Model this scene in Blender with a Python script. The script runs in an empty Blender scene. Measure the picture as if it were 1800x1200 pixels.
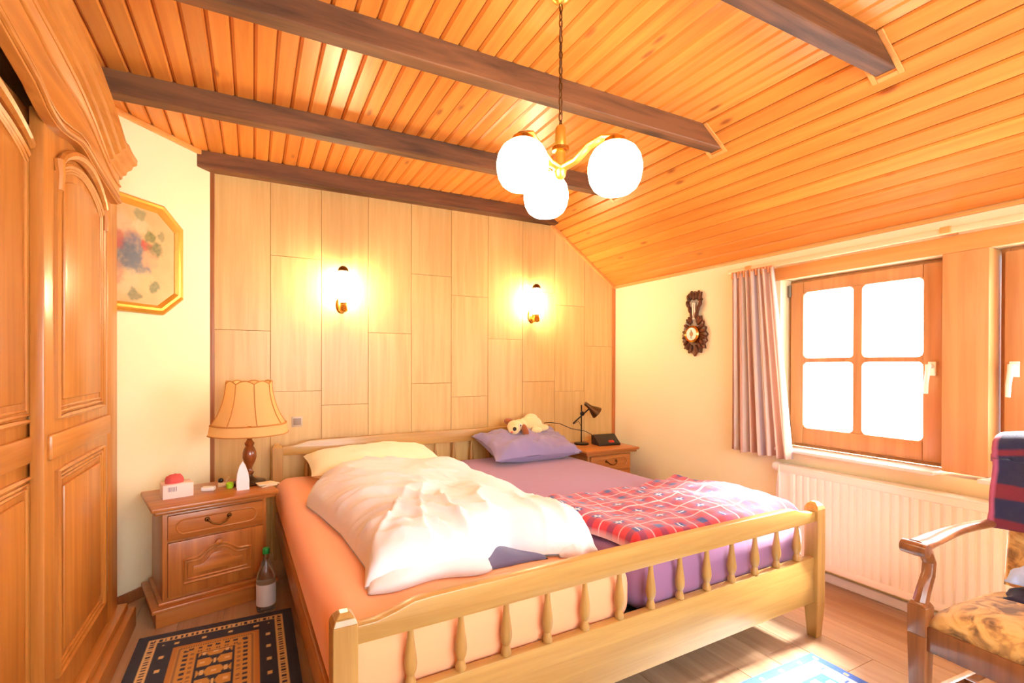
import bpy, bmesh, math, random
from mathutils import Vector, Matrix, noise
random.seed(7)
PI = math.pi
C = bpy.context.scene.collection
SC = bpy.context.scene

# ------------------------------------------------------------------ camera, world, exposure
def rot_axes(yaw, pitch, roll):
    cy, sy, cp, sp, cr, sr = math.cos(yaw), math.sin(yaw), math.cos(pitch), math.sin(pitch), math.cos(roll), math.sin(roll)
    fwd = Vector((sy*cp, cy*cp, sp)); right = Vector((cy, -sy, 0)); up = right.cross(fwd)
    return cr*right + sr*up, -sr*right + cr*up, fwd
cam_data = bpy.data.cameras.new('camera')
cam = bpy.data.objects.new('camera', cam_data); C.objects.link(cam)
r_, u_, f_ = rot_axes(.4619, -.0041, .0022)
cam.matrix_world = Matrix(((r_.x, u_.x, -f_.x, 0), (r_.y, u_.y, -f_.y, 0), (r_.z, u_.z, -f_.z, 1.25), (0, 0, 0, 1)))
cam_data.sensor_width = 36; cam_data.lens = 850.2/1800*36
cam_data.shift_x = (900-868.66)/1800; cam_data.shift_y = (644.69-600)/1800
cam_data.clip_start = .05
SC.camera = cam
W = bpy.data.worlds.new('overcast_sky'); SC.world = W; W.use_nodes = True
bg = W.node_tree.nodes['Background']; bg.inputs[0].default_value = (.88, .95, 1.0, 1); bg.inputs[1].default_value = 13.0
SC.view_settings.view_transform = 'Standard'; SC.view_settings.look = 'None'
SC.view_settings.gamma = 1; SC.view_settings.use_curve_mapping = False
SC.view_settings.exposure = 0.42
GLOBE_E, SCONCE_E = 17.0, 110.0
LAMP_COL = (1.0, .84, .54)
sun = bpy.data.lights.new('hazy_sun', 'SUN'); sun.energy = 44.0; sun.angle = math.radians(13); sun.color = (1.0, .97, .93)
so_ = bpy.data.objects.new('hazy_sun', sun); C.objects.link(so_)
so_.rotation_euler = Vector((.70, .04, .68)).to_track_quat('Z', 'Y').to_euler()

# ------------------------------------------------------------------ materials
def lin(c):
    return tuple((x/255/12.92 if x/255 <= .04045 else ((x/255+.055)/1.055)**2.4) for x in c)
def rgba(c): return (*lin(c), 1)
MATS = {}
def new_mat(name):
    m = bpy.data.materials.new(name); m.use_nodes = True
    nt = m.node_tree; return m, nt, nt.nodes['Principled BSDF']
def plain(name, col, rough=.6, metal=0, spec=.5, bump=0, bscale=60, var=0, emit=0, ecol=None, sheen=0, trans=0, coat=0):
    m, nt, p = new_mat(name); N, Lk = nt.nodes, nt.links
    p.inputs['Base Color'].default_value = rgba(col); p.inputs['Roughness'].default_value = rough
    p.inputs['Metallic'].default_value = metal; p.inputs['Specular IOR Level'].default_value = spec
    p.inputs['Sheen Weight'].default_value = sheen; p.inputs['Coat Weight'].default_value = coat
    p.inputs['Transmission Weight'].default_value = trans
    if emit:
        p.inputs['Emission Color'].default_value = (*(ecol or lin(col)), 1); p.inputs['Emission Strength'].default_value = emit
    if bump or var:
        tc = N.new('ShaderNodeTexCoord'); nz = N.new('ShaderNodeTexNoise')
        nz.inputs['Scale'].default_value = bscale; nz.inputs['Detail'].default_value = 5
        Lk.new(tc.outputs['Object'], nz.inputs['Vector'])
        if bump:
            b = N.new('ShaderNodeBump'); b.inputs['Strength'].default_value = bump; b.inputs['Distance'].default_value = .01
            Lk.new(nz.outputs['Fac'], b.inputs['Height']); Lk.new(b.outputs['Normal'], p.inputs['Normal'])
        if var:
            cr = N.new('ShaderNodeValToRGB'); cr.color_ramp.elements[0].color = rgba([c*(1-var) for c in col])
            cr.color_ramp.elements[1].color = rgba([min(255, c*(1+var*.5)) for c in col])
            cr.color_ramp.elements[0].position = .3; cr.color_ramp.elements[1].position = .7
            Lk.new(nz.outputs['Fac'], cr.inputs['Fac']); Lk.new(cr.outputs['Color'], p.inputs['Base Color'])
    MATS[name] = m; return m
def wood(name, base, dark, axis='Z', freq=22, stretch=.06, rough=.4, knots=0, contrast=.5, var=.12, coat=0, bump=.08, knotcol=(90, 45, 20)):
    """long grain along axis; each object gets its own shade and its own stretch of grain"""
    m, nt, p = new_mat(name); N, Lk = nt.nodes, nt.links
    tc = N.new('ShaderNodeTexCoord'); oi = N.new('ShaderNodeObjectInfo')
    add = N.new('ShaderNodeVectorMath'); add.operation = 'ADD'
    mul = N.new('ShaderNodeVectorMath'); mul.operation = 'SCALE'; mul.inputs[0].default_value = (13.1, 7.7, 9.3)
    Lk.new(oi.outputs['Random'], mul.inputs['Scale']); Lk.new(tc.outputs['Object'], add.inputs[0]); Lk.new(mul.outputs[0], add.inputs[1])
    mp = N.new('ShaderNodeMapping'); s = [freq]*3; s['XYZ'.index(axis)] = freq*stretch; mp.inputs['Scale'].default_value = s
    Lk.new(add.outputs[0], mp.inputs['Vector'])
    nz = N.new('ShaderNodeTexNoise'); nz.inputs['Scale'].default_value = 1; nz.inputs['Detail'].default_value = 7; nz.inputs['Roughness'].default_value = .62; nz.inputs['Distortion'].default_value = .5
    Lk.new(mp.outputs[0], nz.inputs['Vector'])
    cr = N.new('ShaderNodeValToRGB'); e = cr.color_ramp.elements
    mid = [(a+b)/2 for a, b in zip(base, dark)]
    e[0].color = rgba([b+(a-b)*(1-contrast) for a, b in zip(base, dark)]); e[0].position = .32
    e[1].color = rgba(base); e[1].position = .62
    Lk.new(nz.outputs['Fac'], cr.inputs['Fac'])
    col = cr.outputs['Color']
    if knots:
        mk = N.new('ShaderNodeMapping'); sk = [knots]*3; sk['XYZ'.index(axis)] = knots*.33; sk[2] = 0 if axis == 'Y' else sk[2]; mk.inputs['Scale'].default_value = sk
        Lk.new(add.outputs[0], mk.inputs['Vector'])
        vo = N.new('ShaderNodeTexVoronoi'); vo.inputs['Scale'].default_value = 1; Lk.new(mk.outputs[0], vo.inputs['Vector'])
        kr = N.new('ShaderNodeValToRGB'); ke = kr.color_ramp.elements
        ke[0].color = (1, 1, 1, 1); ke[0].position = .05; ke[1].color = (0, 0, 0, 1); ke[1].position = .13
        Lk.new(vo.outputs['Distance'], kr.inputs['Fac'])
        mx = N.new('ShaderNodeMix'); mx.data_type = 'RGBA'; mx.inputs['B'].default_value = rgba(knotcol)
        fm = N.new('ShaderNodeMath'); fm.operation = 'MULTIPLY'; fm.inputs[1].default_value = .75
        Lk.new(kr.outputs['Color'], fm.inputs[0]); Lk.new(fm.outputs[0], mx.inputs['Factor']); Lk.new(col, mx.inputs['A']); col = mx.outputs['Result']
    hv = N.new('ShaderNodeHueSaturation'); mr = N.new('ShaderNodeMapRange')
    mr.inputs['To Min'].default_value = 1-var; mr.inputs['To Max'].default_value = 1+var*.5
    Lk.new(oi.outputs['Random'], mr.inputs['Value']); Lk.new(mr.outputs[0], hv.inputs['Value']); Lk.new(col, hv.inputs['Color'])
    Lk.new(hv.outputs['Color'], p.inputs['Base Color'])
    p.inputs['Roughness'].default_value = rough; p.inputs['Coat Weight'].default_value = coat; p.inputs['Coat Roughness'].default_value = .15
    if bump:
        b = N.new('ShaderNodeBump'); b.inputs['Strength'].default_value = bump; b.inputs['Distance'].default_value = .004
        Lk.new(nz.outputs['Fac'], b.inputs['Height']); Lk.new(b.outputs['Normal'], p.inputs['Normal'])
    MATS[name] = m; return m
def attr_mat(name, rough=.85, bump=.25, bscale=350, sheen=0):
    m, nt, p = new_mat(name); N, Lk = nt.nodes, nt.links
    a = N.new('ShaderNodeAttribute'); a.attribute_name = 'col'; Lk.new(a.outputs['Color'], p.inputs['Base Color'])
    p.inputs['Roughness'].default_value = rough; p.inputs['Sheen Weight'].default_value = sheen
    tc = N.new('ShaderNodeTexCoord'); nz = N.new('ShaderNodeTexNoise'); nz.inputs['Scale'].default_value = bscale
    b = N.new('ShaderNodeBump'); b.inputs['Strength'].default_value = bump; b.inputs['Distance'].default_value = .004
    Lk.new(tc.outputs['Object'], nz.inputs['Vector']); Lk.new(nz.outputs['Fac'], b.inputs['Height']); Lk.new(b.outputs['Normal'], p.inputs['Normal'])
    MATS[name] = m; return m
def glow(name, col, strength, base=(255, 250, 240)):
    m, nt, p = new_mat(name)
    p.inputs['Base Color'].default_value = rgba(base); p.inputs['Roughness'].default_value = .2
    p.inputs['Emission Color'].default_value = (*col, 1); p.inputs['Emission Strength'].default_value = strength
    return m
def glass_mat(name, tint=(1, 1, 1), rough=.02):
    m = bpy.data.materials.new(name); m.use_nodes = True; nt = m.node_tree; nt.nodes.clear(); N, Lk = nt.nodes, nt.links
    o = N.new('ShaderNodeOutputMaterial'); mx = N.new('ShaderNodeMixShader'); t = N.new('ShaderNodeBsdfTransparent'); g = N.new('ShaderNodeBsdfGlossy')
    mx.inputs[0].default_value = .05
    t.inputs[0].default_value = (*tint, 1); g.inputs['Roughness'].default_value = rough
    Lk.new(t.outputs[0], mx.inputs[1]); Lk.new(g.outputs[0], mx.inputs[2]); Lk.new(mx.outputs[0], o.inputs[0])
    return m

PINE_Y = wood('pine_board', (240, 158, 70), (212, 116, 40), 'Y', 26, .05, .32, knots=8.0, contrast=.5, var=.14, knotcol=(140, 64, 24))
BEAM = wood('dark_stained_beam', (132, 86, 52), (62, 40, 26), 'X', 13, .1, .6, knots=3.0, contrast=.9, var=.08, knotcol=(50, 34, 24))
PANEL = wood('oak_laminate_panel', (228, 192, 124), (204, 160, 94), 'Z', 24, .05, .34, contrast=.6, var=.06, bump=.03)
FLOORW = wood('laminate_floor', (194, 160, 126), (152, 116, 86), 'Y', 15, .06, .3, contrast=.7, var=.12, bump=.02)
OAK = wood('wardrobe_oak', (206, 138, 64), (158, 92, 34), 'Z', 24, .05, .33, contrast=.6, var=.06, coat=.15)
OAKY = wood('wardrobe_oak_cross', (206, 138, 64), (158, 92, 34), 'Y', 24, .05, .33, contrast=.6, var=.06, coat=.15)
NSX = wood('nightstand_oak', (198, 124, 58), (146, 78, 30), 'X', 24, .06, .33, contrast=.6, var=.06, coat=.15)
NSZ = wood('nightstand_oak_upright', (198, 124, 58), (146, 78, 30), 'Z', 24, .06, .33, contrast=.6, var=.06, coat=.15)
BEDX = wood('bed_oak', (198, 156, 86), (156, 112, 52), 'X', 30, .05, .35, contrast=.5, var=.04, coat=.2)
BEDY = wood('bed_oak_side', (182, 120, 62), (130, 76, 34), 'Y', 30, .05, .35, contrast=.5, var=.04, coat=.2)
BEDZ = wood('bed_oak_upright', (194, 150, 82), (150, 106, 50), 'Z', 30, .05, .35, contrast=.5, var=.06, coat=.2)
WINW = wood('window_wood', (208, 148, 92), (164, 104, 56), 'Z', 20, .05, .35, contrast=.5, var=.04)
TRIMY = wood('pine_trim', (240, 172, 96), (206, 126, 56), 'Y', 20, .05, .35, contrast=.4, var=.04)
TRIMZ = wood('brown_trim', (170, 108, 62), (120, 70, 36), 'Z', 20, .05, .4, contrast=.5, var=.04)
CHAIRW = wood('chair_walnut', (150, 92, 52), (92, 50, 26), 'Z', 26, .06, .28, contrast=.6, var=.06, coat=.4)
PLASTER = plain('cream_plaster', (247, 234, 192), .85, bump=.15, bscale=180)
WHITE_P = plain('white_plaster', (244, 236, 222), .85, bump=.1, bscale=150)
DARKGAP = plain('dark_gap', (96, 48, 18), .9)
INSIDE_SHADE = plain('wardrobe_inside_shade', (30, 20, 14), .9)
BRASS = plain('brass', (214, 164, 74), .25, 1)
OLDBRASS = plain('aged_brass', (120, 84, 44), .4, 1)
WHITEPL = plain('white_plastic', (242, 240, 234), .35)
RADW = plain('radiator_enamel', (250, 240, 228), .35)

# ------------------------------------------------------------------ mesh helpers
def V(*a): return Vector(a)
class MB:
    def __init__(s): s.v, s.f, s.c = [], [], None
    def add(s, vs, fs):
        n = len(s.v); s.v += [tuple(p) for p in vs]; s.f += [tuple(i+n for i in q) for q in fs]; return s
    def box(s, x0, x1, y0, y1, z0, z1):
        return s.add([(x0, y0, z0), (x1, y0, z0), (x1, y1, z0), (x0, y1, z0), (x0, y0, z1), (x1, y0, z1), (x1, y1, z1), (x0, y1, z1)],
                     [(0, 3, 2, 1), (4, 5, 6, 7), (0, 1, 5, 4), (1, 2, 6, 5), (2, 3, 7, 6), (3, 0, 4, 7)])
    def frustum(s, c, hx, hy, z0, hx1, hy1, z1):
        x, y = c
        return s.add([(x-hx, y-hy, z0), (x+hx, y-hy, z0), (x+hx, y+hy, z0), (x-hx, y+hy, z0), (x-hx1, y-hy1, z1), (x+hx1, y-hy1, z1), (x+hx1, y+hy1, z1), (x-hx1, y+hy1, z1)],
                     [(0, 3, 2, 1), (4, 5, 6, 7), (0, 1, 5, 4), (1, 2, 6, 5), (2, 3, 7, 6), (3, 0, 4, 7)])
    def prism(s, poly, axis, a, b):
        def P(p, t):
            if axis == 'X': return (t, p[0], p[1])
            if axis == 'Y': return (p[0], t, p[1])
            return (p[0], p[1], t)
        n = len(poly); vs = [P(p, a) for p in poly]+[P(p, b) for p in poly]
        fs = [tuple(range(n)), tuple(range(2*n-1, n-1, -1))]+[(i, i+n, (i+1) % n+n, (i+1) % n) for i in range(n)]
        return s.add(vs, fs)
    def lathe(s, prof, c=(0, 0, 0), seg=20, mat=None, sq=1):
        vs, fs = [], []; n = len(prof)
        for k in range(seg):
            a = 2*PI*k/seg
            for r, z in prof:
                p = Vector((r*math.cos(a), r*math.sin(a)*sq, z))
                if mat: p = mat @ p
                vs.append(tuple(p+Vector(c)))
        for k in range(seg):
            k2 = (k+1) % seg
            for i in range(n-1): fs.append((k*n+i, k2*n+i, k2*n+i+1, k*n+i+1))
        if prof[0][0] > 1e-6: fs.append(tuple(k*n for k in range(seg-1, -1, -1)))
        if prof[-1][0] > 1e-6: fs.append(tuple(k*n+n-1 for k in range(seg)))
        return s.add(vs, fs)
    def tube(s, path, rad, seg=8, closed=False, flat=1.0):
        path = [Vector(p) for p in path]; n = len(path); vs, fs = [], []
        R = rad if callable(rad) else (lambda t: rad)
        up = Vector((0, 0, 1)); prev = None
        for i, p in enumerate(path):
            a = path[(i-1) % n] if (i or closed) else p; b = path[(i+1) % n] if (i < n-1 or closed) else p
            d = (b-a).normalized()
            if prev is None:
                q = d.cross(up)
                if q.length < 1e-3: q = d.cross(Vector((1, 0, 0)))
            else: q = prev-d*prev.dot(d)
            q.normalize(); prev = q; w = d.cross(q)
            r = R(i/max(1, n-1))
            for k in range(seg):
                t = 2*PI*k/seg; vs.append(tuple(p+q*r*math.cos(t)+w*r*flat*math.sin(t)))
        m = n if closed else n-1
        for i in range(m):
            j = (i+1) % n
            for k in range(seg): fs.append((i*seg+k, i*seg+(k+1) % seg, j*seg+(k+1) % seg, j*seg+k))
        if not closed: fs += [tuple(range(seg-1, -1, -1)), tuple((n-1)*seg+k for k in range(seg))]
        return s.add(vs, fs)
    def ell(s, c, r, seg=16, rings=10, mat=None):
        prof = [(math.sin(PI*i/rings), -math.cos(PI*i/rings)) for i in range(rings+1)]
        sc = Matrix.Diagonal((r[0], r[1], r[2]))
        return s.lathe(prof, c, seg, (mat @ sc) if mat else sc)
    def grid(s, nu, nv, fn, closed_u=False):
        vs = [tuple(fn(i/(nu if closed_u else nu-1), j/(nv-1))) for j in range(nv) for i in range(nu)]
        fs = []
        for j in range(nv-1):
            for i in range(nu if closed_u else nu-1):
                i2 = (i+1) % nu; fs.append((j*nu+i, j*nu+i2, (j+1)*nu+i2, (j+1)*nu+i))
        return s.add(vs, fs)
    def sweep(s, prof, path, frames):
        """prof: 2D points; frames: list of (point, axis_a, axis_b)"""
        n = len(prof); vs, fs = [], []
        for p, a, b in frames:
            for q in prof: vs.append(tuple(Vector(p)+Vector(a)*q[0]+Vector(b)*q[1]))
        m = len(frames)
        for i in range(m-1):
            for k in range(n): fs.append((i*n+k, i*n+(k+1) % n, (i+1)*n+(k+1) % n, (i+1)*n+k))
        fs += [tuple(range(n-1, -1, -1)), tuple((m-1)*n+k for k in range(n))]
        return s.add(vs, fs)
    def build(s, name, mat, parent=None, bevel=0, seg=2, smooth=True, angle=35, off=None, colfn=None, recalc=True, weld=False):
        me = bpy.data.meshes.new(name)
        vs = s.v if off is None else [(x-off[0], y-off[1], z-off[2]) for x, y, z in s.v]
        me.from_pydata(vs, [], s.f); me.update()
        bm = bmesh.new(); bm.from_mesh(me)
        if weld: bmesh.ops.remove_doubles(bm, verts=bm.verts, dist=1e-5)
        if recalc: bmesh.ops.recalc_face_normals(bm, faces=bm.faces)
        if bevel:
            es = [e for e in bm.edges if len(e.link_faces) == 2 and e.calc_face_angle(0) > math.radians(30)]
            bmesh.ops.bevel(bm, geom=es, offset=bevel, segments=seg, profile=.5, affect='EDGES', clamp_overlap=True)
        bm.to_mesh(me); bm.free()
        if smooth:
            me.shade_smooth(); me.set_sharp_from_angle(angle=math.radians(angle))
        if colfn:
            at = me.color_attributes.new('col', 'FLOAT_COLOR', 'POINT')
            for i, v in enumerate(me.vertices): at.data[i].color = (*colfn(v.co, i), 1)
        me.materials.append(mat)
        o = bpy.data.objects.new(name, me); C.objects.link(o)
        if parent: o.parent = parent
        elif off is not None: o.location = off
        return o
def thing(name, label, cat, loc=(0, 0, 0), rotz=0, group=None):
    o = bpy.data.objects.new(name, None); C.objects.link(o); o.empty_display_size = .05
    o.location = loc; o.rotation_euler = (0, 0, rotz); o['label'] = label; o['category'] = cat
    if group: o['group'] = group
    return o
def tag(o, label, cat, group=None):
    o['label'] = label; o['category'] = cat
    if group: o['group'] = group
    return o
def struct(o): o['kind'] = 'structure'; return o
def lab(o, s): o['label'] = s; return o
def fbm(p, sc, det=3):
    p = Vector(p)*sc; return noise.fractal(p, 1.0, 2.0, det)
def lerp(a, b, t): return a+(b-a)*t
def smooth01(t): t = max(0, min(1, t)); return t*t*(3-2*t)
def pw(pts, x):
    """piecewise smooth interpolation"""
    if x <= pts[0][0]: return pts[0][1]
    for (a, b), (c, d) in zip(pts, pts[1:]):
        if x <= c: return b+(d-b)*((x-a)/(c-a))
    return pts[-1][1]

# ------------------------------------------------------------------ room shell
RX, D, ZC = 2.986, 3.511, 2.55
SL = .7047
def zslope(x): return 2.447-SL*(x-2.312)
XK = 2.312-(ZC-2.447)/SL         # where flat ceiling meets the slope
YF, XLW = -1.35, -1.25           # wall behind the camera, wall behind the wardrobe
ANG = .7362
DA = V(math.sin(ANG), math.cos(ANG), 0)
PL = V(-.228, D, 0)
T_END = -.86
PE = PL+DA*T_END

floor = struct(MB().box(XLW-.1, RX+.1, YF-.1, D+.1, -.06, -.012).build('floor', DARKGAP, smooth=False))
pw_, pl_ = .192, 1.285
pm = MB().box(0, pw_-.0012, 0, pl_-.0012, -.012, 0)
proto = pm.build('plank', FLOORW, floor, bevel=.0012, seg=1)
first = True
i = 0
x = 2.172-pw_*18
while x < RX:
    y = YF-.1-(i % 3)*.43-(.2 if i % 2 else 0)
    while y < D:
        o = proto if first else proto.copy()
        if not first: C.objects.link(o)
        first = False
        o.location = (x, y, 0); y += pl_
    x += pw_; i += 1

# back wall (oak panelled) --------------------------------------------------
wall_back = struct(MB().prism([(-.235, 0), (2.99, 0), (2.99, 1.97), (2.312, 2.447), (XK, 2.56), (-.32, 2.56)], 'Y', D+.006, D+.09).build('wall_back', plain('panel_joint', (186, 132, 76), .9), smooth=False))
cols = [-.222, .10, .419, .737, 1.055, 1.373, 1.69, 2.01, 2.33, 2.645, 2.968]
joints = [[1.47], [1.07, 1.97], [.97], [1.48, .55], [1.93, 1.11], [1.79, 1.0], [1.46, .5], [1.87, 1.11], [1.77, 1.02], [1.42, .6]]
for k in range(10):
    x0, x1 = cols[k]+.0012, cols[k+1]-.0012
    zs = [0.0]+sorted(joints[k])+[9]
    for a, b in zip(zs, zs[1:]):
        za, zb = a+.0012, b-.0012
        def zt(x): return min(zb, 2.45 if x < 2.308 else 2.447-SL*(x-2.308))
        top = [(x1, zt(x1))]
        if x0 < 2.308 < x1: top.append((2.308, zt(2.308)))
        top.append((x0, zt(x0)))
        if min(t[1] for t in top) <= za: continue
        MB().prism([(x0, za), (x1, za)]+top, 'Y', D-.004, D+.006).build('panel', PANEL, wall_back, bevel=.0012, seg=1)
struct(MB().box(-.252, -.218, D-.016, D+.006, 0, 2.45).build('trim_1', TRIMZ, bevel=.003))
struct(MB().box(2.958, 2.986, D-.02, D+.006, 0, 1.985).build('trim_2', wood('corner_trim', (210, 128, 66), (160, 84, 36), 'Z', 20, .05, .4), bevel=.003))
d_ = V(2.986-2.30, 0, zslope(2.986)-zslope(2.30)).normalized(); n_ = V(d_.z, 0, -d_.x)
p0, p1 = V(2.29, 0, zslope(2.29)), V(2.986, 0, zslope(2.986))
tr = [p0, p1, p1+n_*.026, p0+n_*.026]
if n_.z > 0: tr = [p0, p1, p1-n_*.026, p0-n_*.026]
struct(MB().prism([(q.x, q.z) for q in tr], 'Y', D-.022, D-.002).build('trim_3', TRIMY, bevel=.003))

# left diagonal wall ---------------------------------------------------------
nw = V(-DA.y, DA.x, 0)      # away from the room
def quad_wall(a, b, n, z0, z1, th=.1):
    return MB().prism([(a.x, a.y), (b.x, b.y), (b.x+n.x*th, b.y+n.y*th), (a.x+n.x*th, a.y+n.y*th)], 'Z', z0, z1)
struct(quad_wall(PL+DA*.02, PE, nw, 0, 2.57).build('wall_left', PLASTER, smooth=False))
struct(MB().box(XLW-.1, PE.x+.002, PE.y, PE.y+.1, 0, 2.57).build('wall_left_return', PLASTER, smooth=False))
struct(MB().box(XLW-.1, XLW, YF-.1, PE.y+.1, 0, 2.57).build('wall_left_rear', PLASTER, smooth=False))
struct(quad_wall(PL-DA*.03, PE, -nw, 0, .058, .014).build('baseboard_left', TRIMZ, bevel=.003))
struct(quad_wall(PL-DA*.10, PE, -nw, 2.522, 2.55, .02).build('trim_4', TRIMY, bevel=.004))
# wall behind the camera, with an unseen window added to let in daylight
wf = MB(); wx0, wx1, wz0, wz1 = -.2, 2.0, .85, 2.1
wf.box(XLW-.1, wx0, YF-.1, YF, 0, 2.57); wf.box(wx1, RX+.3, YF-.1, YF, 0, 2.57); wf.box(wx0, wx1, YF-.1, YF, 0, wz0); wf.box(wx0, wx1, YF-.1, YF, wz1, 2.57)
struct(wf.build('wall_front', PLASTER, smooth=False))
wm = MB(); 
for a, b, c, d in ((wx0, wx0+.07, wz0, wz1), (wx1-.07, wx1, wz0, wz1), (wx0, wx1, wz0, wz0+.07), (wx0, wx1, wz1-.07, wz1), ((wx0+wx1)/2-.04, (wx0+wx1)/2+.04, wz0, wz1)): wm.box(a, b, YF-.08, YF-.03, c, d)
w3 = struct(wm.build('window_3', WINW, bevel=.004))

# right wall with two windows ------------------------------------------------
ZS, ZL = .742, 1.79           # sill and lintel
WY = [(1.135, 1.935), (.16, .958)]
wr = MB()
wr.box(RX, RX+.24, YF, D+.09, 0, ZS-.02)
wr.box(RX, RX+.24, YF, D+.09, ZL+.0, 2.02)
wr.box(RX, RX+.24, WY[0][1], D+.09, ZS-.02, ZL)
wr.box(RX, RX+.24, YF, WY[1][0], ZS-.02, ZL)
struct(wr.build('wall_right', PLASTER, smooth=False))
struct(MB().box(RX-.012, RX+.006, 2.0, YF+.0, ZL-.002, 1.868).build('trim_5', TRIMY, bevel=.003))
struct(MB().box(RX-.006, RX+.2, .962, 1.131, ZS, ZL).build('trim_6', wood('window_post', (230, 172, 108), (192, 128, 70), 'Z', 18, .05, .38, contrast=.45), bevel=.006))
struct(MB().box(2.962, RX, YF, D, 0, .05).build('baseboard_right', WHITEPL, bevel=.006))
GL = glass_mat('window_glass')
MB().box(wx0+.05, wx1-.05, YF-.057, YF-.053, wz0+.05, wz1-.05).build('pane', GL, w3, smooth=False)
HING = plain('hinge_metal', (120, 116, 104), .35, .9)
SILLM = plain('white_sill', (240, 234, 224), .3)
def window(n, ya, yb, handle_side):
    """ya<yb jamb to jamb; frame, sash with four panes, handle"""
    w = thing('window_%d' % n, '', '', (RX+.1, (ya+yb)/2, ZS)); del w['label']; del w['category']; struct(w)
    off = (RX+.1, (ya+yb)/2, ZS)
    X0 = RX+.07
    fr = MB()
    for y0, y1, z0, z1 in ((ya, ya+.03, ZS, ZL), (yb-.03, yb, ZS, ZL), (ya+.03, yb-.03, ZS, ZS+.03), (ya+.03, yb-.03, ZL-.026, ZL)):
        fr.box(X0+.035, X0+.09, y0, y1, z0, z1)
    fr.build('window_frame', WINW, w, bevel=.003, off=off)
    s0, s1, z0, z1 = ya+.022, yb-.022, ZS+.024, ZL-.02
    st, mu = .078, .044
    g0, g1, h0, h1 = s0+st, s1-st, z0+.10, z1-.068
    ym, zm = (g0+g1)/2, h0+(h1-h0)*.50
    sh = MB(); xa, xb = X0, X0+.045
    sh.box(xa, xb, s0, g0, z0, z1); sh.box(xa, xb, g1, s1, z0, z1); sh.box(xa, xb, g0, g1, z0, h0); sh.box(xa, xb, g0, g1, h1, z1)
    sh.build('sash', WINW, w, bevel=.006, off=off)
    m = MB(); m.box(xa+.004, xb-.006, ym-mu/2, ym+mu/2, h0, h1); m.box(xa+.004, xb-.006, g0, ym-mu/2, zm-.013, zm+.013); m.box(xa+.004, xb-.006, ym+mu/2, g1, zm-.013, zm+.013)
    # small curved corner pieces of each light
    for (a, b) in ((g0, ym-mu/2), (ym+mu/2, g1)):
        for (c, d) in ((h0, zm-.013), (zm+.013, h1)):
            for (py, sy) in ((a, 1), (b, -1)):
                for (pz, sz) in ((c, 1), (d, -1)):
                    r = .024
                    pts = [(py, pz)]+[(py+sy*(r-r*math.sin(t)), pz+sz*(r-r*math.cos(t))) for t in [PI/2*q/5 for q in range(6)]]
                    m.prism(pts, 'X', xa+.006, xb-.008)
    m.build('muntin', WINW, w, bevel=0, off=off)
    for (a, b) in ((g0, ym-mu/2), (ym+mu/2, g1)):
        for (c, d) in ((h0, zm-.013), (zm+.013, h1)):
            MB().box(xa+.02, xa+.024, a-.005, b+.005, c-.005, d+.005).build('pane', GL, w, smooth=False, off=off)
    # handle: rosette plate, neck and lever hanging down
    hy = s0+.036 if handle_side < 0 else s1-.036
    hz = z0+.47
    hd = MB(); hd.box(xa-.012, xa, hy-.016, hy+.016, hz-.035, hz+.035)
    hd.tube([(xa-.01, hy, hz+.012), (xa-.045, hy, hz+.012)], .011, 10)
    hd.tube([(xa-.045, hy, hz+.022), (xa-.05, hy, hz-.01), (xa-.052, hy+.006, hz-.07), (xa-.05, hy+.008, hz-.125)], lambda t: .0125-.003*t, 10, flat=.7)
    hd.build('handle', lab_white, w, bevel=.002, off=off)
    for hz2 in (z0+.05, z1-.05):
        hh = MB(); hyy = s1+.004 if handle_side < 0 else s0-.004
        hh.lathe([(.0, -.04), (.009, -.036), (.009, .036), (0, .04)], (xa-.004, hyy, hz2), 10)
        hh.build('hinge', HING, w, off=off)
    MB().box(RX-.075, RX+.105, ya-.04 if n == 2 else ya-.0, yb+.02, ZS-.02, ZS+.0).build('window_sill', SILLM, w, bevel=.006, off=off)
lab_white = plain('handle_enamel', (250, 244, 226), .25)
window(1, WY[0][0], WY[0][1], -1)
window(2, WY[1][0], WY[1][1], 1)

# ceiling: flat part, slope, boards, beams ------------------------------------
dk = plain('ceiling_groove', (176, 96, 38), .85)
cb = MB().prism([(XLW-.1, ZC+.012), (XK+.006, ZC+.012), (RX+.1, zslope(RX+.1)+.014), (RX+.1, zslope(RX+.1)+.06), (XK+.03, ZC+.06), (XLW-.1, ZC+.06)], 'Y', YF-.1, D+.09)
ceiling = struct(cb.build('ceiling', dk, smooth=False))
bw = .0832
bd = MB().prism([(.003, .012), (.003, .009), (.013, 0), (bw-.008, 0), (bw-.003, .008), (bw-.003, .012)], 'Y', 0, D-YF+.09)
bo = bd.build('board', PINE_Y, ceiling, smooth=False)
x = XK-bw; first = True
while x > XLW-.1:
    o = bo if first else bo.copy()
    if not first: C.objects.link(o)
    first = False
    o.location = (x, YF, ZC); x -= bw
sang = math.atan(SL); slen = (RX-XK)/math.cos(sang); ns = 12; sw = slen/ns
sd = MB().prism([(.002, .012), (.002, .008), (.009, 0), (sw-.007, 0), (sw-.002, .008), (sw-.002, .012)], 'Y', 0, D-YF+.09)
so = sd.build('board', PINE_Y, ceiling, smooth=False)
for k in range(ns):
    o = so if k == 0 else so.copy()
    if k: C.objects.link(o)
    o.location = (XK+k*sw*math.cos(sang), YF, ZC-k*sw*math.sin(sang)); o.rotation_euler = (0, sang, 0)
ZB = 2.447
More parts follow.
